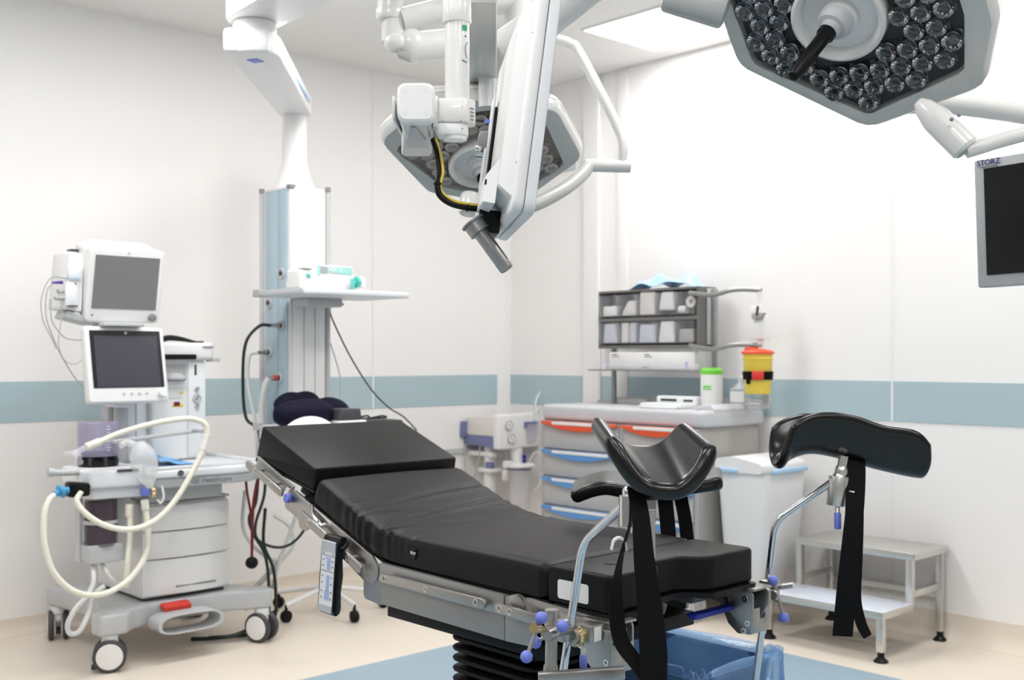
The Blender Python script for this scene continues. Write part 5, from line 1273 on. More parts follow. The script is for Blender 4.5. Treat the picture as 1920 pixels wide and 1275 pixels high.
m = MB(); m.loft([[(0.035, 0.046, 0.035), (0.565, 0.046, 0.035), (0.565, 0.046, 0.440), (0.035, 0.046, 0.440)], [(0.06, 0.075, 0.06), (0.54, 0.075, 0.06), (0.54, 0.075, 0.405), (0.06, 0.075, 0.405)]]); m.build('back_cover', M['white'], dp, 20)
m = MB(); m.loft([[(0.10, 0.074, 0.025), (0.36, 0.074, 0.025), (0.36, 0.074, 0.12), (0.10, 0.074, 0.12)], [(0.13, 0.098, 0.03), (0.34, 0.098, 0.03), (0.34, 0.098, 0.085), (0.13, 0.098, 0.085)]]); cbx = m.build('cable_box', M['white'], dp, 20)
m = MB(); m.box((0.128, 0.090, 0.070), (0.004, 0.018, 0.012), 0.003); m.build('port', M['blackp'], cbx)
m = MB(); m.box((0.33, 0.07, 0.006), (0.14, 0.05, 0.05), 0.004); m.build('cable_opening', M['blackp'], cbx)
m = MB()
for x, z in ((0.012, 0.10), (0.012, 0.36), (0.30, 0.447)): m.ball((x, 0.046, z), 0.003)
m.build('shell_screws', M['grey'], dp)
m = MB(); m.box((0.42, 0.085, 0.17), (0.07, 0.006, 0.28), 0.002); m.box((0.42, 0.091, 0.10), (0.05, 0.006, 0.18), 0.002); vp = m.build('mount_plate', M['white2'], dp)
m = MB(); m.box((0.42, 0.0795, 0.16), (0.08, 0.005, 0.25), 0.001); m.build('mount_spacer', M['blackp'], dp)
m = MB(); m.prism(rounded([(0.0, 1.905), (0.055, 1.905), (0.055, 1.845), (0.03, 1.852), (0.012, 1.845), (-0.005, 1.868), (-0.005, 1.888)], 0.012), -0.02, 0.03, 'xz', 0.006, 3); m.move(Matrix.Translation((0.045, 0.19, -0.02))); m.build('tilt_joint', M['midgrey'], ds, label='dark grey tilt joint')
m = MB(); m.cyl((0.035, 0.19, 1.838), (0.06, 0.19, 1.836), 0.014); m.ball((0.042, 0.17, 1.842), 0.009); m.build('joint_bolt', M['chrome'], ds)
m = MB(); m.cyl((0.02, 0.17, 1.91), (0.055, 0.17, 1.907), 0.003); m.build('network_lead', M['cablegreen'], ds)
m = MB(); m.box((0.066, 0.17, 1.906), (0.018, 0.009, 0.008)); m.build('blue_plug', M['bluek'], ds)
# positioning grip under the mount plate
g0 = Vector((-0.085 + 0.121, 0.01, 1.646)); g1 = Vector((-0.020 + 0.121, 0.0, 1.556)); gd = (g1 - g0).normalized()
m = MB(); m.lathe([(0.0, -0.004), (0.029, -0.004), (0.029, 0.0), (0.0245, 0.002), (0.0245, 0.026), (0.0, 0.026)], g0, gd, 32); m.lathe([(0.0, 0.02), (0.0165, 0.02), (0.0165, 0.125), (0.0145, 0.128), (0.0, 0.128)], g0, gd, 24); gp = m.build('grip', M['gripsteel'], ds)
m = MB(); m.box(tuple(g0 + gd * 0.06 + Vector((0.012, -0.011, 0.008))), (0.002, 0.002, 0.10), rot=(0, math.atan2(gd.x, gd.z), 0)); m.build('grip_seam', M['darkgrey'], gp)
m = MB(); m.tube([tuple(g0), (-0.065 + 0.121, 0.02, 1.668), (-0.055 + 0.121, 0.03, 1.69)], 0.010, 10); m.build('grip_bracket', M['white'], ds)
# cable from arm to display
dc = thing('display_cable', 'black and yellow cable bundle curving from the arm box to the display', 'cable', (-0.121, 2.45, 0.0))
m = MB(); m.tube([(-0.058, 0.08, 1.845), (-0.048, 0.06, 1.81), (-0.042, 0.05, 1.765), (-0.046, 0.04, 1.735), (-0.040, 0.04, 1.712), (-0.015, 0.04, 1.694), (0.02, 0.05, 1.687), (0.060, 0.07, 1.685)], 0.0075, 12); m.build('black_leads', M['blackp'], dc, 60)
m = MB(); m.tube([(-0.052, 0.072, 1.845), (-0.039, 0.052, 1.80), (-0.034, 0.040, 1.765), (-0.040, 0.040, 1.735), (-0.034, 0.04, 1.717), (-0.010, 0.036, 1.700), (0.02, 0.044, 1.694), (0.060, 0.066, 1.693)], 0.0032, 8); m.build('yellow_lead', M['yellow'], dc, 60)
m = MB()
for p, d in (((-0.046, 0.04, 1.738), (0, 0, 1)), ((0.02, 0.05, 1.687), (1, 0.2, 0))): m.lathe([(0.0095, -0.002), (0.0095, 0.002), (0.007, 0.002), (0.007, -0.002)], p, d, 14)
m.build('cable_ties', M['rubber'], dc)

# ------------------------------------------------------------------ second display at the right edge
xr = Vector((0.60, -0.80, 0.0)).normalized(); zr = Vector((-0.049, 0.0, 1.0)).normalized(); yr = zr.cross(xr).normalized()
mtr = Matrix((xr, yr, zr)).transposed().to_4x4(); mtr.translation = Vector((1.259, 3.0, 1.536))
sd = thing('side_display', 'pale grey framed display with dark screen at the right edge', 'monitor', mtx=mtr)
m = MB(); m.prism(rounded([(0, 0), (0.42, 0), (0.42, 0.345), (0, 0.345)], 0.008), 0.0, 0.045, 'xz', 0.005, 3); m.build('housing', M['silver'], sd)
m = MB(); m.box((0.215, -0.001, 0.175), (0.37, 0.006, 0.285)); m.build('glass', M['screenblack'], sd)
m = MB(); m.span((0.10, 0.045, 0.08), (0.32, 0.09, 0.27), 0.01); m.tube([(0.21, 0.09, 0.18), (0.21, 0.16, 0.20), (0.23, 0.20, 0.45), (0.25, 0.22, 1.58)], 0.03, 14); m.build('hanging_arm', M['enamel'], sd)
lt = lettering('maker_lettering', 'STORZ', 0.021, M['inkblue'], sd, face_mtx((0.043, -0.002, 0.333), (1, 0, 0), (0, 0, 1)))
m = MB(); m.box((0.043, -0.0008, 0.3225), (0.050, 0.002, 0.0022)); m.build('maker_line', M['inkgrey'], sd)
# ------------------------------------------------------------------ drawer cart on the right wall: x along the wall (towards the camera), y to the wall
CO = (0.163, 6.507, 0.0)
ct_ = thing('drawer_cart', 'wide grey cart with red and blue handled drawers against the right wall', 'cart', CO, ROT_V)
def onC(o): return place(o, CO, ROT_V)
CW, CD = 1.187, 0.53
m = MB(); m.span((0.012, 0.02, 0.14), (CW - 0.03, CD, 0.985), 0.006); m.build('body', M['cartbody'], ct_)
for a, b in ((0.618, 0.645), (0.008, 0.03), (1.128, 1.155)):
    m = MB(); m.span((a, 0.006, 0.16), (b, 0.03, 0.98)); m.build('front_post', M['grey'], ct_)
m = MB(); m.prism(rounded([(0, 0), (CW, 0), (CW, CD + 0.03), (0, CD + 0.03)], 0.05, 6), 0.985, 1.072, 'xy', 0.022, 4); top = m.build('worktop', M['carttop'], ct_)
def lip(u, v):
    x = 0.90 + 0.287 * u; y = 0.0 + (CD + 0.03) * v
    return (x, y, 1.066 + 0.036 * (u ** 1.4) * min(1, v / 0.35))
m = MB(); m.prism(rounded([(0.02, 1.06), (0.02, 1.085), (0.10, 1.10), (0.5, 1.12), (1.0, 1.125), (1.165, 1.112), (1.175, 1.06)], 0.01), CD, CD + 0.025, 'xz', 0.004)
m.prism(rounded([(0.08, 1.065), (0.08, 1.090), (0.45, 1.105), (0.50, 1.065)], 0.01), CD - 0.12, CD - 0.10, 'xz', 0.003)
m.build('splash_rim', M['grey'], ct_)
m = MB(); m.prism(rounded([(1.02, 1.06), (1.05, 1.083), (1.10, 1.10), (1.16, 1.10), (1.182, 1.08), (1.185, 1.06)], 0.008), 0.10, CD + 0.02, 'xz', 0.006); m.build('raised_edge', M['carttop'], ct_)
def drawer(x0, x1, z0, z1, colname):
    m = MB(); m.span((x0, 0.0, z0), (x1, 0.03, z1), 0.005); d = m.build('drawer', M['cartgrey'], ct_)
    w = x1 - x0; zt = z1 - 0.002
    n = 14
    lowr = [(x0 + w * k / n, zt - 0.016 - 0.036 * math.sin(PI * min(1, max(0, (k / n - 0.05) / 0.9))) ** 0.8) for k in range(n + 1)]
    m = MB(); m.prism([(x0, zt)] + lowr + [(x1, zt)], -0.028, 0.002, 'xz', 0.004); h = m.build('handle', M[colname], d)
    m = MB(); m.prism(rounded([(x0 + 0.10, zt - 0.018), (x1 - 0.05, zt - 0.018), (x1 - 0.05, zt - 0.001), (x0 + 0.09, zt - 0.001)], 0.006), -0.032, -0.026, 'xz', 0.002); m.build('label_strip', M['paper'], h)
for x0, x1 in ((0.034, 0.612), (0.65, 1.124)):
    zs = [(0.820, 0.980, 'orange'), (0.660, 0.815, 'blue'), (0.495, 0.655, 'blue'), (0.335, 0.490, 'blue'), (0.170, 0.330, 'blue')]
    for a, b, c in zs: drawer(x0, x1, a, b, c)
for x in (0.06, CW - 0.035):
    for y in (0.0, CD - 0.06):
        m = MB(); m.cyl((x - 0.014, y - 0.015, 0.072), (x + 0.014, y - 0.015, 0.072), 0.072, seg=28, bevel=0.006); m.build('castor_wheel', M['silver'], ct_)
        m = MB(); m.prism(rounded([(y - 0.05, 0.14), (y + 0.03, 0.14), (y, 0.05), (y - 0.03, 0.05)], 0.012), x - 0.022, x - 0.014, 'yz', 0.002); m.prism(rounded([(y - 0.05, 0.14), (y + 0.03, 0.14), (y, 0.05), (y - 0.03, 0.05)], 0.012), x + 0.014, x + 0.022, 'yz', 0.002); m.build('castor_fork', M['grey'], ct_)
m = MB(); m.span((0.212, 0.39, 1.07), (0.236, 0.41, 1.72), 0.002); m.span((0.95, 0.39, 1.07), (0.974, 0.41, 1.72), 0.002); m.span((0.12, 0.28, 1.268), (0.95, 0.42, 1.276), 0.002); m.build('rear_posts', M['steelmid'], ct_)
# tilt-bin organizer
og = thing('bin_organizer', 'grey organizer with ten clear tilting bins above the drawer cart', 'organizer', CO, ROT_V)
OX0, OX1, OZ0, OZ1 = 0.19, 0.915, 1.398, 1.735
m = MB(); m.span((OX0, 0.44, OZ0), (OX1, 0.455, OZ1)); m.span((OX0, 0.30, OZ1 - 0.012), (OX1 + 0.01, 0.455, OZ1)); m.span((OX0, 0.30, OZ0), (OX1 + 0.01, 0.455, OZ0 + 0.018)); m.span((OX0, 0.30, 1.555), (OX1, 0.455, 1.575)); m.span((OX0, 0.30, OZ0), (OX0 + 0.01, 0.455, OZ1)); m.span((OX1, 0.30, OZ0), (OX1 + 0.012, 0.455, OZ1))
m.build('case', M['organ'], og)
m = MB(); m.span((OX1 + 0.013, 0.37, OZ0 + 0.02), (OX1 + 0.028, 0.46, OZ1 - 0.01), 0.003); m.build('side_panel', M['silver'], og)
bw = (OX1 - OX0 - 0.02) / 5
for r, z0 in ((0, 1.578), (1, 1.420)):
    for k in range(5):
        x0 = OX0 + 0.012 + bw * k + 0.004; x1 = x0 + bw - 0.008
        m = MB(); m.prism([(0.295, z0 + 0.004), (0.272, z0 + 0.13), (0.276, z0 + 0.13), (0.299, z0 + 0.008), (0.42, z0 + 0.008), (0.42, z0 + 0.004)], x0, x1, 'yz'); m.prism([(0.297, z0 + 0.006), (0.274, z0 + 0.13), (0.42, z0 + 0.12), (0.42, z0 + 0.006)], x0, x0 + 0.003, 'yz'); m.prism([(0.297, z0 + 0.006), (0.274, z0 + 0.13), (0.42, z0 + 0.12), (0.42, z0 + 0.006)], x1 - 0.003, x1, 'yz')
        m.build('tilt_bin', M['clearbin'], og)
cols = ['first', 'second', 'third', 'fourth', 'last']
def pack(name, label, cat, x0, x1, z0, z1, material, skew=0.0, y0=0.312, y1=0.40, top=0.0):
    m = MB(); m.prism(rounded([(x0, z0), (x1, z0), (x1 - top, z1), (x0 + skew, z1)], 0.012), y0, y1, 'xz', 0.008, 2)
    return tag(onC(m.build(name, M[material], None)), label, cat, 'packs in the organizer bins')
bx = lambda k: OX0 + 0.012 + bw * k + 0.012
be = lambda k: OX0 + 0.012 + bw * (k + 1) - 0.014
pack('swab_pack', 'low white pack in the upper leftmost organizer bin', 'pack', bx(0), be(0) - 0.005, 1.588, 1.648, 'paper')
pack('swab_pack', 'cream pack with a slanted top in the second upper organizer bin', 'pack', bx(1), be(1), 1.588, 1.675, 'paperw', 0.055)
pack('glove_pack', 'tall pinkish white pack filling the middle upper organizer bin', 'pack', bx(2), be(2), 1.588, 1.722, 'paperw', 0.004)
pack('gauze_pack', 'crumpled grey white bag in the fourth upper organizer bin', 'pack', bx(3), be(3), 1.612, 1.715, 'paper', 0.02, top=0.01)
m = MB(); m.lathe([(0.012, -0.02), (0.032, -0.02), (0.032, 0.02), (0.012, 0.02), (0.012, -0.02)], (be(4) - 0.036, 0.34, 1.652), (0.1, -1, 0.1), 28)
tag(onC(m.build('tape_roll', M['paperw'], None)), 'white tape roll standing in the upper right organizer bin', 'tape roll', 'packs in the organizer bins')
m = MB(); m.cyl((bx(4), 0.33, 1.612), (bx(4) + 0.05, 0.33, 1.612), 0.022, seg=24); m.cyl((bx(4) - 0.002, 0.33, 1.612), (bx(4) + 0.004, 0.33, 1.612), 0.015)
tag(onC(m.build('tape_roll', M['paperw'], None)), 'small roll lying on its side beside the white tape roll', 'tape roll', 'packs in the organizer bins')
pack('wipe_pack', 'bluish grey sleeve in the lower leftmost organizer bin', 'pack', bx(0), be(0), 1.430, 1.545, 'paperb', 0.01, top=0.02)
pack('needle_pack', 'striped pack on the left of the second lower organizer bin', 'pack', bx(1), bx(1) + 0.055, 1.430, 1.548, 'paperw', 0.004)
pack('needle_pack', 'greyish pack on the right of the second lower organizer bin', 'pack', bx(1) + 0.062, be(1), 1.430, 1.545, 'paperb', 0.004)
pack('syringe_pack', 'pale lilac pack in the middle lower organizer bin', 'pack', bx(2) - 0.006, be(2) + 0.006, 1.430, 1.535, 'paperb', 0.01)
pack('syringe_pack', 'tall creamy white pack in the fourth lower organizer bin', 'pack', bx(3) - 0.004, be(3), 1.430, 1.552, 'paper', 0.02)
pack('mask_pack', 'two grey packs filling the lower rightmost organizer bin', 'pack', bx(4), be(4) - 0.01, 1.430, 1.505, 'cartbody', 0.004)
# blue drape heap on the organizer
def heap(u, v):
    x = 0.42 + 0.46 * u; y = 0.31 + 0.14 * v
    z = OZ1 + 0.002 + 1.5 * (0.075 * math.sin(PI * min(1, u * 1.02)) ** 0.7 * (0.6 + 0.4 * u) + 0.03 * math.sin(u * 7 + 1) * math.sin(PI * u) + 0.02 * math.sin(u * 13 + v * 5) * math.sin(PI * u)) * (0.15 + 0.85 * math.sin(PI * min(1, 0.10 + v * 0.8)))
    return (x, y, z)
m = MB(); m.grid(heap, 40, 14, 0.004)
tag(onC(m.build('drape_heap', M['skyblue'], None, 70)), 'heap of pale blue wrapping on top of the organizer', 'drape')
# box on the shelf below
sx = thing('supply_carton', 'long white printed carton on the shelf under the organizer', 'box', CO, ROT_V)
m = MB(); m.span((0.275, 0.30, 1.278), (0.90, 0.40, 1.378), 0.006); m.build('carton', M['paper'], sx)
m = MB()
for x in (0.30, 0.545):
    m.box((x + 0.02, 0.299, 1.362), (0.04, 0.002, 0.006)); m.box((x + 0.03, 0.299, 1.350), (0.06, 0.002, 0.004))
m.box((0.55, 0.299, 1.290), (0.05, 0.002, 0.008)); m.build('print_lines', M['inkgrey'], sx)
m = MB(); m.box((0.262, 0.299, 1.292), (0.016, 0.002, 0.02)); m.box((0.845, 0.299, 1.303), (0.010, 0.002, 0.034)); m.build('blue_marks', M['bluek'], sx)
m = MB(); m.span((0.235, 0.285, 1.277), (0.24, 0.42, 1.40)); m.span((0.935, 0.285, 1.277), (0.94, 0.42, 1.40)); m.span((0.235, 0.285, 1.277), (0.94, 0.288, 1.31)); 
tag(onC(m.build('clear_tray', M['clear'], None)), 'clear shallow tray holding the long white carton', 'tray')
# swing rails with the label holder at the right
for z, lab in ((1.70, 'upper curved grey rail reaching right from the organizer'), (1.412, 'lower curved grey rail reaching right from the organizer')):
    m = MB(); m.tube([(0.87, 0.30, z), (1.0, 0.26, z - 0.018), (1.10, 0.23, z - 0.02), (1.18, 0.24, z - 0.002), (1.25, 0.27, z + 0.002), (1.335, 0.30, z - 0.006)], 0.013, 10)
    tag(onC(m.build('swing_rail', M['steelmid'], None)), lab, 'rail', 'curved rails right of the organizer')
lh = thing('dispenser_post', 'white hanging holder with brown clip between the curved rails', 'holder', CO, ROT_V)
m = MB(); m.cyl((1.325, 0.30, 1.39), (1.325, 0.30, 1.69), 0.014); m.span((1.285, 0.27, 1.44), (1.37, 0.33, 1.56), 0.006); m.span((1.29, 0.26, 1.56), (1.345, 0.32, 1.61), 0.008); m.build('holder', M['white'], lh)
m = MB(); m.prism([(1.31, 1.545), (1.365, 1.548), (1.385, 1.575), (1.315, 1.575)], 0.24, 0.27, 'xz', 0.002); m.build('clip', M['cartbody'], lh); m = MB(); m.box((1.35, 0.238, 1.585), (0.012, 0.006, 0.05), rot=(0, 0.15, 0)); m.build('tab', M['darkgrey'], lh)
# sharps bin
sb_ = thing('sharps_bin', 'yellow sharps bin with red lid held by a black strap', 'sharps bin', CO, ROT_V)
SBX, SBY = 1.31, 0.30
m = MB(); m.lathe([(0.0, 1.158), (0.062, 1.158), (0.066, 1.165), (0.0755, 1.36), (0.078, 1.365), (0.0, 1.365)], (SBX, SBY, 0), (0, 0, 1), 36); m.lathe([(0.075, 1.335), (0.0785, 1.337), (0.0785, 1.343), (0.075, 1.345)], (SBX, SBY, 0), (0, 0, 1), 36); m.build('bucket', M['yellow'], sb_)
m = MB(); m.lathe([(0.0, 1.364), (0.084, 1.364), (0.085, 1.374), (0.075, 1.382), (0.04, 1.390), (0.0, 1.392)], (SBX, SBY, 0), (0, 0, 1), 36); m.box((SBX - 0.02, SBY - 0.02, 1.392), (0.07, 0.05, 0.012), 0.004); m.build('lid', M['orange'], sb_, label='red lid')
m = MB(); m.lathe([(0.071, 1.232), (0.0765, 1.232), (0.079, 1.275), (0.073, 1.275)], (SBX, SBY, 0), (0, 0, 1), 36); m.box((SBX - 0.005, SBY - 0.078, 1.225), (0.02, 0.012, 0.03), 0.003); st_ = m.build('strap', M['strap'], sb_, label='black strap')
m = MB(); m.box((SBX + 0.079 * 0.568, SBY - 0.079 * 0.823, 1.254), (0.060, 0.014, 0.046), 0.006, rot=(0, 0, 0.604)); m.build('buckle', M['red'], st_, label='red buckle')
m = MB(); m.span((SBX - 0.02, SBY + 0.07, 1.08), (SBX + 0.02, SBY + 0.085, 1.36)); m.span((SBX - 0.14, SBY + 0.075, 1.085), (SBX + 0.02, SBY + 0.09, 1.10)); m.build('bracket', M['silver'], sb_)
# wipes canister with green lid, pump bottle, white dispenser box
wc = thing('wipes_canister', 'white round canister with bright green lid on the cart', 'canister', CO, ROT_V)
WX, WY = 1.015, 0.30
m = MB(); m.lathe([(0.0, 1.073), (0.056, 1.073), (0.059, 1.078), (0.059, 1.258), (0.0, 1.258)], (WX, WY, 0), (0, 0, 1), 36); bo = m.build('can', M['white'], wc)
m = MB(); m.lathe([(0.0, 1.256), (0.061, 1.256), (0.062, 1.278), (0.05, 1.290), (0.025, 1.292), (0.0, 1.292)], (WX, WY, 0), (0, 0, 1), 36); m.build('lid', M['green'], wc)
m = MB(); m.box((WX + 0.012, WY - 0.0575, 1.192), (0.045, 0.006, 0.008), rot=(0, 0, 0.2)); m.box((WX + 0.012, WY - 0.0575, 1.178), (0.045, 0.006, 0.006), rot=(0, 0, 0.2)); m.build('label', M['green'], bo)
pb = thing('pump_bottle', 'clear pump bottle with white label between canister and yellow bin', 'bottle', CO, ROT_V)
PX, PY = 1.13, 0.40
m = MB(); m.prism(rounded([(PX - 0.05, PY - 0.03), (PX + 0.05, PY - 0.03), (PX + 0.05, PY + 0.03), (PX - 0.05, PY + 0.03)], 0.015), 1.102, 1.185, 'xy', 0.004); m.lathe([(0.045, 1.18), (0.02, 1.205), (0.014, 1.21)], (PX, PY, 0), (0, 0, 1), 24); m.build('bottle', M['clear'], pb)
m = MB(); m.span((PX - 0.045, PY - 0.0315, 1.108), (PX + 0.045, PY - 0.03, 1.165)); m.build('label', M['paper'], pb)
m = MB(); m.cyl((PX, PY, 1.205), (PX, PY, 1.235), 0.011); m.tube([(PX, PY, 1.24), (PX + 0.02, PY - 0.02, 1.242), (PX + 0.045, PY - 0.03, 1.232)], 0.006, 8); m.build('pump', M['white2'], pb)
m = MB(); m.span((0.68, 0.10, 1.073), (0.96, 0.24, 1.10), 0.008); m.span((0.68, 0.24, 1.073), (0.96, 0.30, 1.135), 0.01); m.span((0.70, 0.06, 1.073), (0.94, 0.10, 1.085), 0.004)
db = thing('dispenser_box', 'low white dispenser box with dark slots lying on the cart top', 'dispenser', CO, ROT_V)
m.build('housing', M['white2'], db)
m = MB(); m.box((0.77, 0.238, 1.113), (0.11, 0.006, 0.012), 0.002); m.box((0.905, 0.238, 1.112), (0.06, 0.006, 0.010), 0.002); m.build('slots', M['cablegreen'], db)
# white waste bin hung beside the cart
hb = thing('waste_bin', 'white lidded waste bin with blue lid edge, right of the cart', 'waste bin', CO, ROT_V)
BX0, BX1, BY0, BY1 = 1.20, 1.52, 0.06, 0.46
def rb(ins, z, r=0.05): return [(a, b, z) for a, b in rounded([(BX0 + ins, BY0 + ins), (BX1 - ins, BY0 + ins), (BX1 - ins, BY1 - ins), (BX0 + ins, BY1 - ins)], r, 6)]
m = MB(); m.loft([rb(0.05, 0.165), rb(0.04, 0.18), rb(0.012, 0.70), rb(0.01, 0.775)]); m.build('bin_body', M['white'], hb, 50)
def rl(ins, y): return [(a, y, b) for a, b in rounded([(BX0 + ins, 0.77), (BX1 - ins, 0.77), (BX1 - ins, 0.82), (BX0 + 0.12, 0.85), (BX0 + ins, 0.83)], 0.02, 4)]
m = MB(); m.loft([rl(0.02, BY0 - 0.005), rl(0.0, BY0 + 0.03), rl(0.0, BY1 - 0.05), rl(0.03, BY1)]); m.build('lid', M['white'], hb, 50)
m = MB(); m.span((BX0 + 0.01, BY0 - 0.02, 0.768), (BX0 + 0.16, BY0 + 0.02, 0.790), 0.008); m.span((BX1 - 0.03, BY0 + 0.06, 0.768), (BX1 + 0.015, BY0 + 0.36, 0.792), 0.008); m.build('lid_grip', M['skyblue'], hb, label='pale blue lid edge')
m = MB(); m.span((BX0 + 0.02, BY0 + 0.10, 0.135), (BX1 - 0.02, BY1 - 0.02, 0.166), 0.012); m.span((CW - 0.03, BY0 + 0.12, 0.20), (BX0 + 0.03, BY1 - 0.08, 0.24), 0.004); m.build('carrier', M['grey'], hb)
m = MB(); m.span((BX1 - 0.16, BY0 + 0.16, 0.115), (BX1 - 0.04, BY1 - 0.06, 0.138), 0.008); m.build('hinge', M['blackp'], hb)
# ------------------------------------------------------------------ two-step stool: x along the wall (towards the camera), y to the wall
SO = (1.631, 4.904, 0.0)
stl = thing('step_stool', 'stainless two-step stool standing by the right wall', 'step stool', SO, ROT_V)
m = MB(); m.prism(rounded([(-0.60, -0.02), (0.02, -0.02), (0.02, 0.26), (-0.60, 0.26)], 0.008), 0.190, 0.222, 'xy', 0.003); m.build('lower_tread', M['inox'], stl)
m = MB(); m.prism(rounded([(-0.60, -0.022), (0.022, -0.022), (0.022, 0.262), (-0.60, 0.262)], 0.008), 0.2215, 0.2245, 'xy', 0.001); fm = m.build('tread_film', M['film'], stl, label='milky blue film on the lower tread')
m = MB()
random.seed(5)
for k in range(9):
    x = -0.55 + 0.065 * k; y = 0.02 + 0.2 * random.random(); m.box((x, y, 0.2248), (0.05, 0.012, 0.001), rot=(0, 0, random.uniform(-0.9, 0.9)))
m.build('film_creases', M['paperb'], fm)
m = MB(); m.prism(rounded([(-0.60, 0.25), (0.03, 0.25), (0.03, 0.58), (-0.60, 0.58)], 0.008), 0.420, 0.452, 'xy', 0.003); m.build('upper_tread', M['inox'], stl)
def leg(x, y, z0, z1):
    m = MB(); m.span((x - 0.016, y - 0.016, z0), (x + 0.016, y + 0.016, z1), 0.002); l = m.build('leg', M['inox'], stl)
    if z0 < 0.1:
        m = MB(); m.lathe([(0.0, 0.0), (0.032, 0.0), (0.032, 0.006), (0.016, 0.022), (0.014, z0 + 0.004), (0.0, z0 + 0.004)], (x, y, 0), (0, 0, 1), 20); m.build('foot', M['blackp'], l)
for x in (-0.58, 0.0):
    leg(x, 0.0, 0.045, 0.19); leg(x, 0.265, 0.20, 0.42); leg(x, 0.555, 0.045, 0.42)
m = MB()
for x in (-0.58, 0.0): m.span((x - 0.012, 0.26, 0.245), (x + 0.012, 0.56, 0.277), 0.002)
m.span((-0.58, 0.545, 0.20), (0.0, 0.565, 0.232), 0.002); m.build('side_rails', M['inox'], stl)

# ------------------------------------------------------------------ blue lined waste tub by the table foot: aligned with the room
BO = (0.46, 3.75, 0.0)          # far corner of the rim
tb = thing('waste_tub', 'open tub with crinkled blue liner bag beside the table foot', 'waste tub', BO, ROT_V)
L0, W0 = 0.53, 0.41             # x towards the camera right, y = 0 at the far side, negative towards the near left
def rt(ins, z, r=0.05): return [(a, b, z) for a, b in rounded([(ins, -W0 + ins), (L0 - ins, -W0 + ins), (L0 - ins, -ins), (ins, -ins)], r, 6)]
m = MB(); m.loft([rt(0.05, 0.01), rt(0.02, 0.425), rt(0.015, 0.44), rt(0.022, 0.44), rt(0.055, 0.03)], True, False)
m.loft([rt(0.05, 0.01), rt(0.05, 0.02)]); m.build('tub', M['binblue'], tb, 50)
random.seed(11)
def liner(u, v):
    """u round the rim, v from outside hem over the rim to the bottom inside"""
    P = rounded([(0, -W0), (L0, -W0), (L0, 0), (0, 0)], 0.06, 8); n = len(P)
    t = (u % 1.0) * n; i = int(t) % n; k = t - int(t); a = Vector(P[i]).lerp(Vector(P[(i + 1) % n]), k)
    c = Vector((L0 / 2, -W0 / 2)); d = a - c; s = d.normalized()
    wob = 0.012 * math.sin(u * 61) + 0.008 * math.sin(u * 113 + 1) + 0.006 * math.sin(u * 197 + v * 9)
    if v < 0.3:
        k = v / 0.3; q = a + s * (0.020 + wob * 0.8 * (1 - k) + 0.004 * math.sin(u * 150)); z = 0.33 + 0.125 * k + 0.03 * math.sin(u * 19) * (1 - k)
    elif v < 0.45:
        k = (v - 0.3) / 0.15; q = a + s * (0.020 - 0.035 * k + 0.5 * wob * (1 - k)); z = 0.455 + 0.010 * math.sin(PI * k) + 0.008 * math.sin(u * 83) + 0.006 * math.sin(u * 131)
    else:
        k = (v - 0.45) / 0.55; q = a - s * (0.02 + 0.10 * k ** 1.5 + wob * (0.5 + k)) ; q = c + (q - c) * (1 - 0.15 * k); z = 0.450 - 0.38 * k
        b = max(0, math.sin(2 * PI * u * 1.0 - 0.6)) * math.sin(PI * min(1, k * 1.6)) if k < 0.62 else 0
        q -= s * 0.07 * b
    return (q.x, q.y, z)
m = MB(); m.grid(liner, 220, 40); m.build('liner', M['liner'], tb, 70, label='crinkled translucent blue liner')
def slump(u, v):
    x = 0.16 + 0.36 * u; y = -0.40 + 0.27 * v
    z = 0.27 + 0.13 * math.sin(PI * min(1, 0.15 + u * 0.8)) * (1 - 0.7 * v) + 0.018 * math.sin(u * 17 + v * 6) + 0.014 * math.sin(u * 5 - v * 19) + 0.008 * math.sin(u * 31 + v * 27)
    return (x, y, z)
m = MB(); m.grid(slump, 60, 40); m.build('slack_liner', M['liner'], tb, 70)

# ------------------------------------------------------------------ suction unit on the wall rail left of the cart
WO = CORNER
su = thing('suction_unit', 'white and slate suction unit with two dials, mounted left of the cart', 'suction unit', WO, ROT_V)
def onW(o): return place(o, WO, ROT_V)
SY, SXF = -0.368, 0.337
m = MB(); m.prism(rounded([(0.03, 0.835), (SXF - 0.01, 0.835), (SXF - 0.01, 0.972), (0.03, 0.952)], 0.02), SY, -0.03, 'xz', 0.012, 3); m.build('motor_cover', M['paperw'], su)
m = MB(); m.prism(rounded([(0.005, 0.772), (SXF - 0.012, 0.762), (SXF - 0.012, 0.836), (0.005, 0.836)], 0.012), SY + 0.003, -0.04, 'xz', 0.006); m.build('lower_band', M['slate'], su, label='slate blue band')
m = MB(); m.prism(rounded([(0.002, 0.82), (0.03, 0.82), (0.045, 0.925), (0.01, 0.925)], 0.01), SY - 0.03, SY + 0.02, 'xz', 0.004); m.build('end_catch', M['slate'], su)
m = MB(); m.prism(rounded([(SY - 0.004, 0.752), (0.0, 0.756), (0.0, 0.984), (SY - 0.004, 0.978)], 0.022), SXF - 0.04, SXF + 0.015, 'yz', 0.014, 3); fp = m.build('control_block', M['white'], su)
XF = SXF + 0.015
for z, y in ((0.909, -0.283), (0.822, -0.262)):
    m = MB(); m.lathe([(0.034, 0), (0.034, 0.010), (0.029, 0.012), (0.027, 0.008), (0, 0.008)], (XF, y, z), (1, 0, 0), 28); d = m.build('dial', M['silver'], fp)
    m = MB(); m.lathe([(0.025, 0), (0.025, 0.001), (0, 0.001)], (XF + 0.0085, y, z), (1, 0, 0), 24); m.build('dial_face', M['paper'], d)
    m = MB(); m.box((XF + 0.0105, y, z), (0.001, 0.003, 0.03), rot=(0.7, 0, 0)); m.build('needle', M['ink'], d)
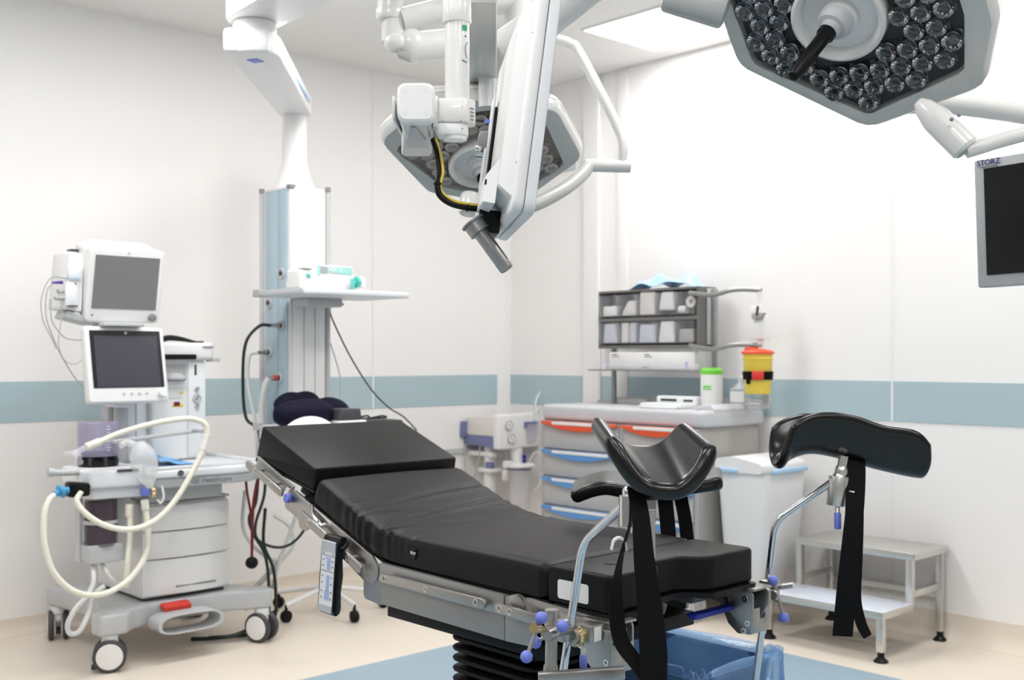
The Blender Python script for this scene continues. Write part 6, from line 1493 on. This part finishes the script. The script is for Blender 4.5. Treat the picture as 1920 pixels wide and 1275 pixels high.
m = MB(); m.lathe([(0.0, 0.79), (0.036, 0.79), (0.046, 0.88), (0.046, 0.915), (0.0, 0.915)], (XF + 0.005, -0.085, 0), (0, 0, 1), 28); m.build('trap_jar', M['violet'], su)
m = MB(); m.lathe([(0.0, 0.915), (0.05, 0.915), (0.05, 0.925), (0.0, 0.925)], (XF + 0.005, -0.085, 0), (0, 0, 1), 28); m.box((XF + 0.01, -0.14, 0.905), (0.02, 0.012, 0.04)); m.build('jar_lid', M['slate'], su)
m = MB(); m.cyl((0.19, -0.30, 0.63), (0.19, -0.30, 0.77), 0.035); m.span((0.12, SY + 0.01, 0.60), (0.26, -0.25, 0.625), 0.006); m.span((0.16, -0.33, 0.38), (0.22, -0.27, 0.60), 0.01); m.span((0.0, -0.34, 0.70), (0.26, -0.30, 0.73), 0.003); m.build('bracket', M['white'], su)
m = MB(); m.span((0.20, -0.35, 0.625), (0.25, -0.31, 0.665), 0.004); m.build('catch', M['slate'], su)
m = MB(); m.span((0.0, -0.60, 0.715), (0.02, -0.02, 0.745)); m.build('wall_rail', M['silver'], su)
sj = thing('suction_jar', 'clear suction canister with white lid hanging under the suction unit', 'canister', WO, ROT_V)
JX, JY = 0.337, -0.175
m = MB(); m.lathe([(0.0, 0.36), (0.055, 0.36), (0.070, 0.52), (0.082, 0.625), (0.078, 0.625), (0.066, 0.52), (0.05, 0.365), (0.0, 0.365)], (JX, JY, 0), (0, 0, 1), 32); m.build('jar', M['clear'], sj)
m = MB(); m.lathe([(0.0, 0.632), (0.10, 0.632), (0.102, 0.645), (0.09, 0.656), (0.0, 0.660)], (JX, JY, 0), (0, 0, 1), 32); m.box((JX, JY - 0.10, 0.655), (0.05, 0.05, 0.045), 0.006); m.cyl((JX - 0.02, JY, 0.655), (JX - 0.03, JY, 0.75), 0.035, 0.045); m.build('lid', M['white'], sj)
m = MB(); m.box((JX, JY - 0.125, 0.585), (0.03, 0.03, 0.07), 0.006); m.build('hanger', M['paperw'], sj)
m = MB(); m.cyl((JX + 0.03, JY + 0.02, 0.66), (JX + 0.03, JY + 0.02, 0.685), 0.010); m.build('port_cap', M['bluedeep'], sj)
m = MB(); m.cyl((JX + 0.03, JY + 0.02, 0.688), (JX + 0.03, JY + 0.02, 0.712), 0.013); m.build('port_cap', M['bluedeep'], sj)
m = MB(); m.lathe([(0.083, 0.618), (0.086, 0.618), (0.086, 0.630), (0.083, 0.630)], (JX, JY, 0), (0, 0, 1), 32); m.build('dark_seal', M['slate'], sj)
cable('suction_hose', 'clear tube looping up above the suction unit', 'hose', [(XF + 0.01, -0.06, 0.93), (XF + 0.01, -0.05, 0.99), (XF + 0.01, -0.05, 1.05), (XF + 0.01, 0.0, 1.115), (XF + 0.01, 0.09, 1.135), (XF + 0.01, 0.135, 1.105), (XF + 0.01, 0.09, 1.06), (XF + 0.01, -0.015, 1.01), (XF + 0.01, -0.06, 0.985)], 0.010, 'bag', onW, seg=12)
cable('suction_hose', 'clear tube drooping from the suction unit beside the cart edge', 'hose', [(JX + 0.04, JY + 0.05, 0.66), (JX + 0.05, JY + 0.09, 0.72), (JX + 0.05, JY + 0.15, 0.70), (JX + 0.05, JY + 0.17, 0.60), (JX + 0.05, JY + 0.13, 0.50), (JX + 0.05, JY + 0.08, 0.47)], 0.007, 'bag', onW, seg=10)
cable('mains_lead', 'thin grey lead hanging below the left end of the suction unit', 'cable', [(0.04, SY - 0.01, 0.77), (0.04, SY - 0.02, 0.66), (0.06, SY - 0.02, 0.56), (0.11, SY - 0.02, 0.53), (0.16, SY - 0.01, 0.64), (0.17, SY - 0.0, 0.765)], 0.004, 'cablegrey', onW)

# ------------------------------------------------------------------ hoses and leads hanging between machine and pendant (world metres)
def wc_(pts): return [Vector(p) for p in pts]
cable('floor_lead', 'black lead hanging from behind the machine tray towards the floor', 'cable', [(-1.20, 5.25, 0.80), (-1.22, 5.28, 0.66), (-1.255, 5.30, 0.58), (-1.24, 5.32, 0.50), (-1.19, 5.34, 0.40), (-1.175, 5.36, 0.25), (-1.18, 5.38, 0.02)], 0.008, 'cablegreen')
cable('floor_lead', 'black lead in a wide hanging loop left of the table head', 'cable', [(-1.16, 5.22, 0.86), (-1.17, 5.24, 0.70), (-1.215, 5.26, 0.56), (-1.21, 5.28, 0.48), (-1.13, 5.30, 0.44), (-1.05, 5.30, 0.46), (-0.985, 5.30, 0.54), (-0.965, 5.30, 0.66), (-0.97, 5.30, 0.86)], 0.007, 'cablegreen')
cable('floor_lead', 'black lead running to the floor behind the right machine caster', 'cable', [(-1.19, 5.35, 0.62), (-1.20, 5.36, 0.45), (-1.16, 5.38, 0.33), (-1.15, 5.40, 0.20), (-1.17, 5.44, 0.05), (-1.25, 5.36, 0.012), (-1.45, 5.30, 0.009)], 0.008, 'cablegreen')
rc = thing('red_cord', 'dark red cord with a black ball end hanging left of the table head', 'cord', (-1.2, 5.2, 0))
m = MB(); m.tube([(0.03, 0, 0.86), (0.0, 0, 0.74), (-0.015, 0, 0.62), (-0.02, 0, 0.40)], 0.007, 8); m.tube([(-0.055, 0.02, 0.82), (-0.045, 0.01, 0.72), (-0.02, 0.0, 0.60)], 0.006, 8); m.build('cord', M['cablered'], rc)
m = MB(); m.ball((-0.02, 0, 0.385), 0.030, (1, 1, 0.95)); m.build('ball', M['rubber'], rc)
cable('pale_hose', 'white tube slanting from the table head down to the floor', 'hose', [(-0.98, 5.45, 0.86), (-1.02, 5.42, 0.68), (-1.07, 5.40, 0.52), (-1.13, 5.40, 0.36), (-1.17, 5.42, 0.22)], 0.010, 'greyhose')
cable('pale_hose', 'thin white tube looping behind the black leads', 'hose', [(-1.30, 5.40, 0.70), (-1.31, 5.40, 0.52), (-1.25, 5.40, 0.42), (-1.15, 5.40, 0.36), (-1.07, 5.40, 0.42), (-1.08, 5.40, 0.52), (-1.16, 5.40, 0.58)], 0.009, 'greyhose')
cable('pale_hose', 'thick white tube running down to the machine base at the right', 'hose', [(-1.12, 5.46, 0.37), (-1.20, 5.43, 0.28), (-1.27, 5.40, 0.20), (-1.30, 5.40, 0.12)], 0.014, 'greyhose')
cable('floor_cable', 'black cables on the floor between machine base and foot hoop', 'cable', [(-1.16, 5.48, 0.10), (-1.235, 5.32, 0.060), (-1.31, 5.24, 0.035), (-1.42, 5.24, 0.020), (-1.52, 5.26, 0.012)], 0.010, 'cablegreen')
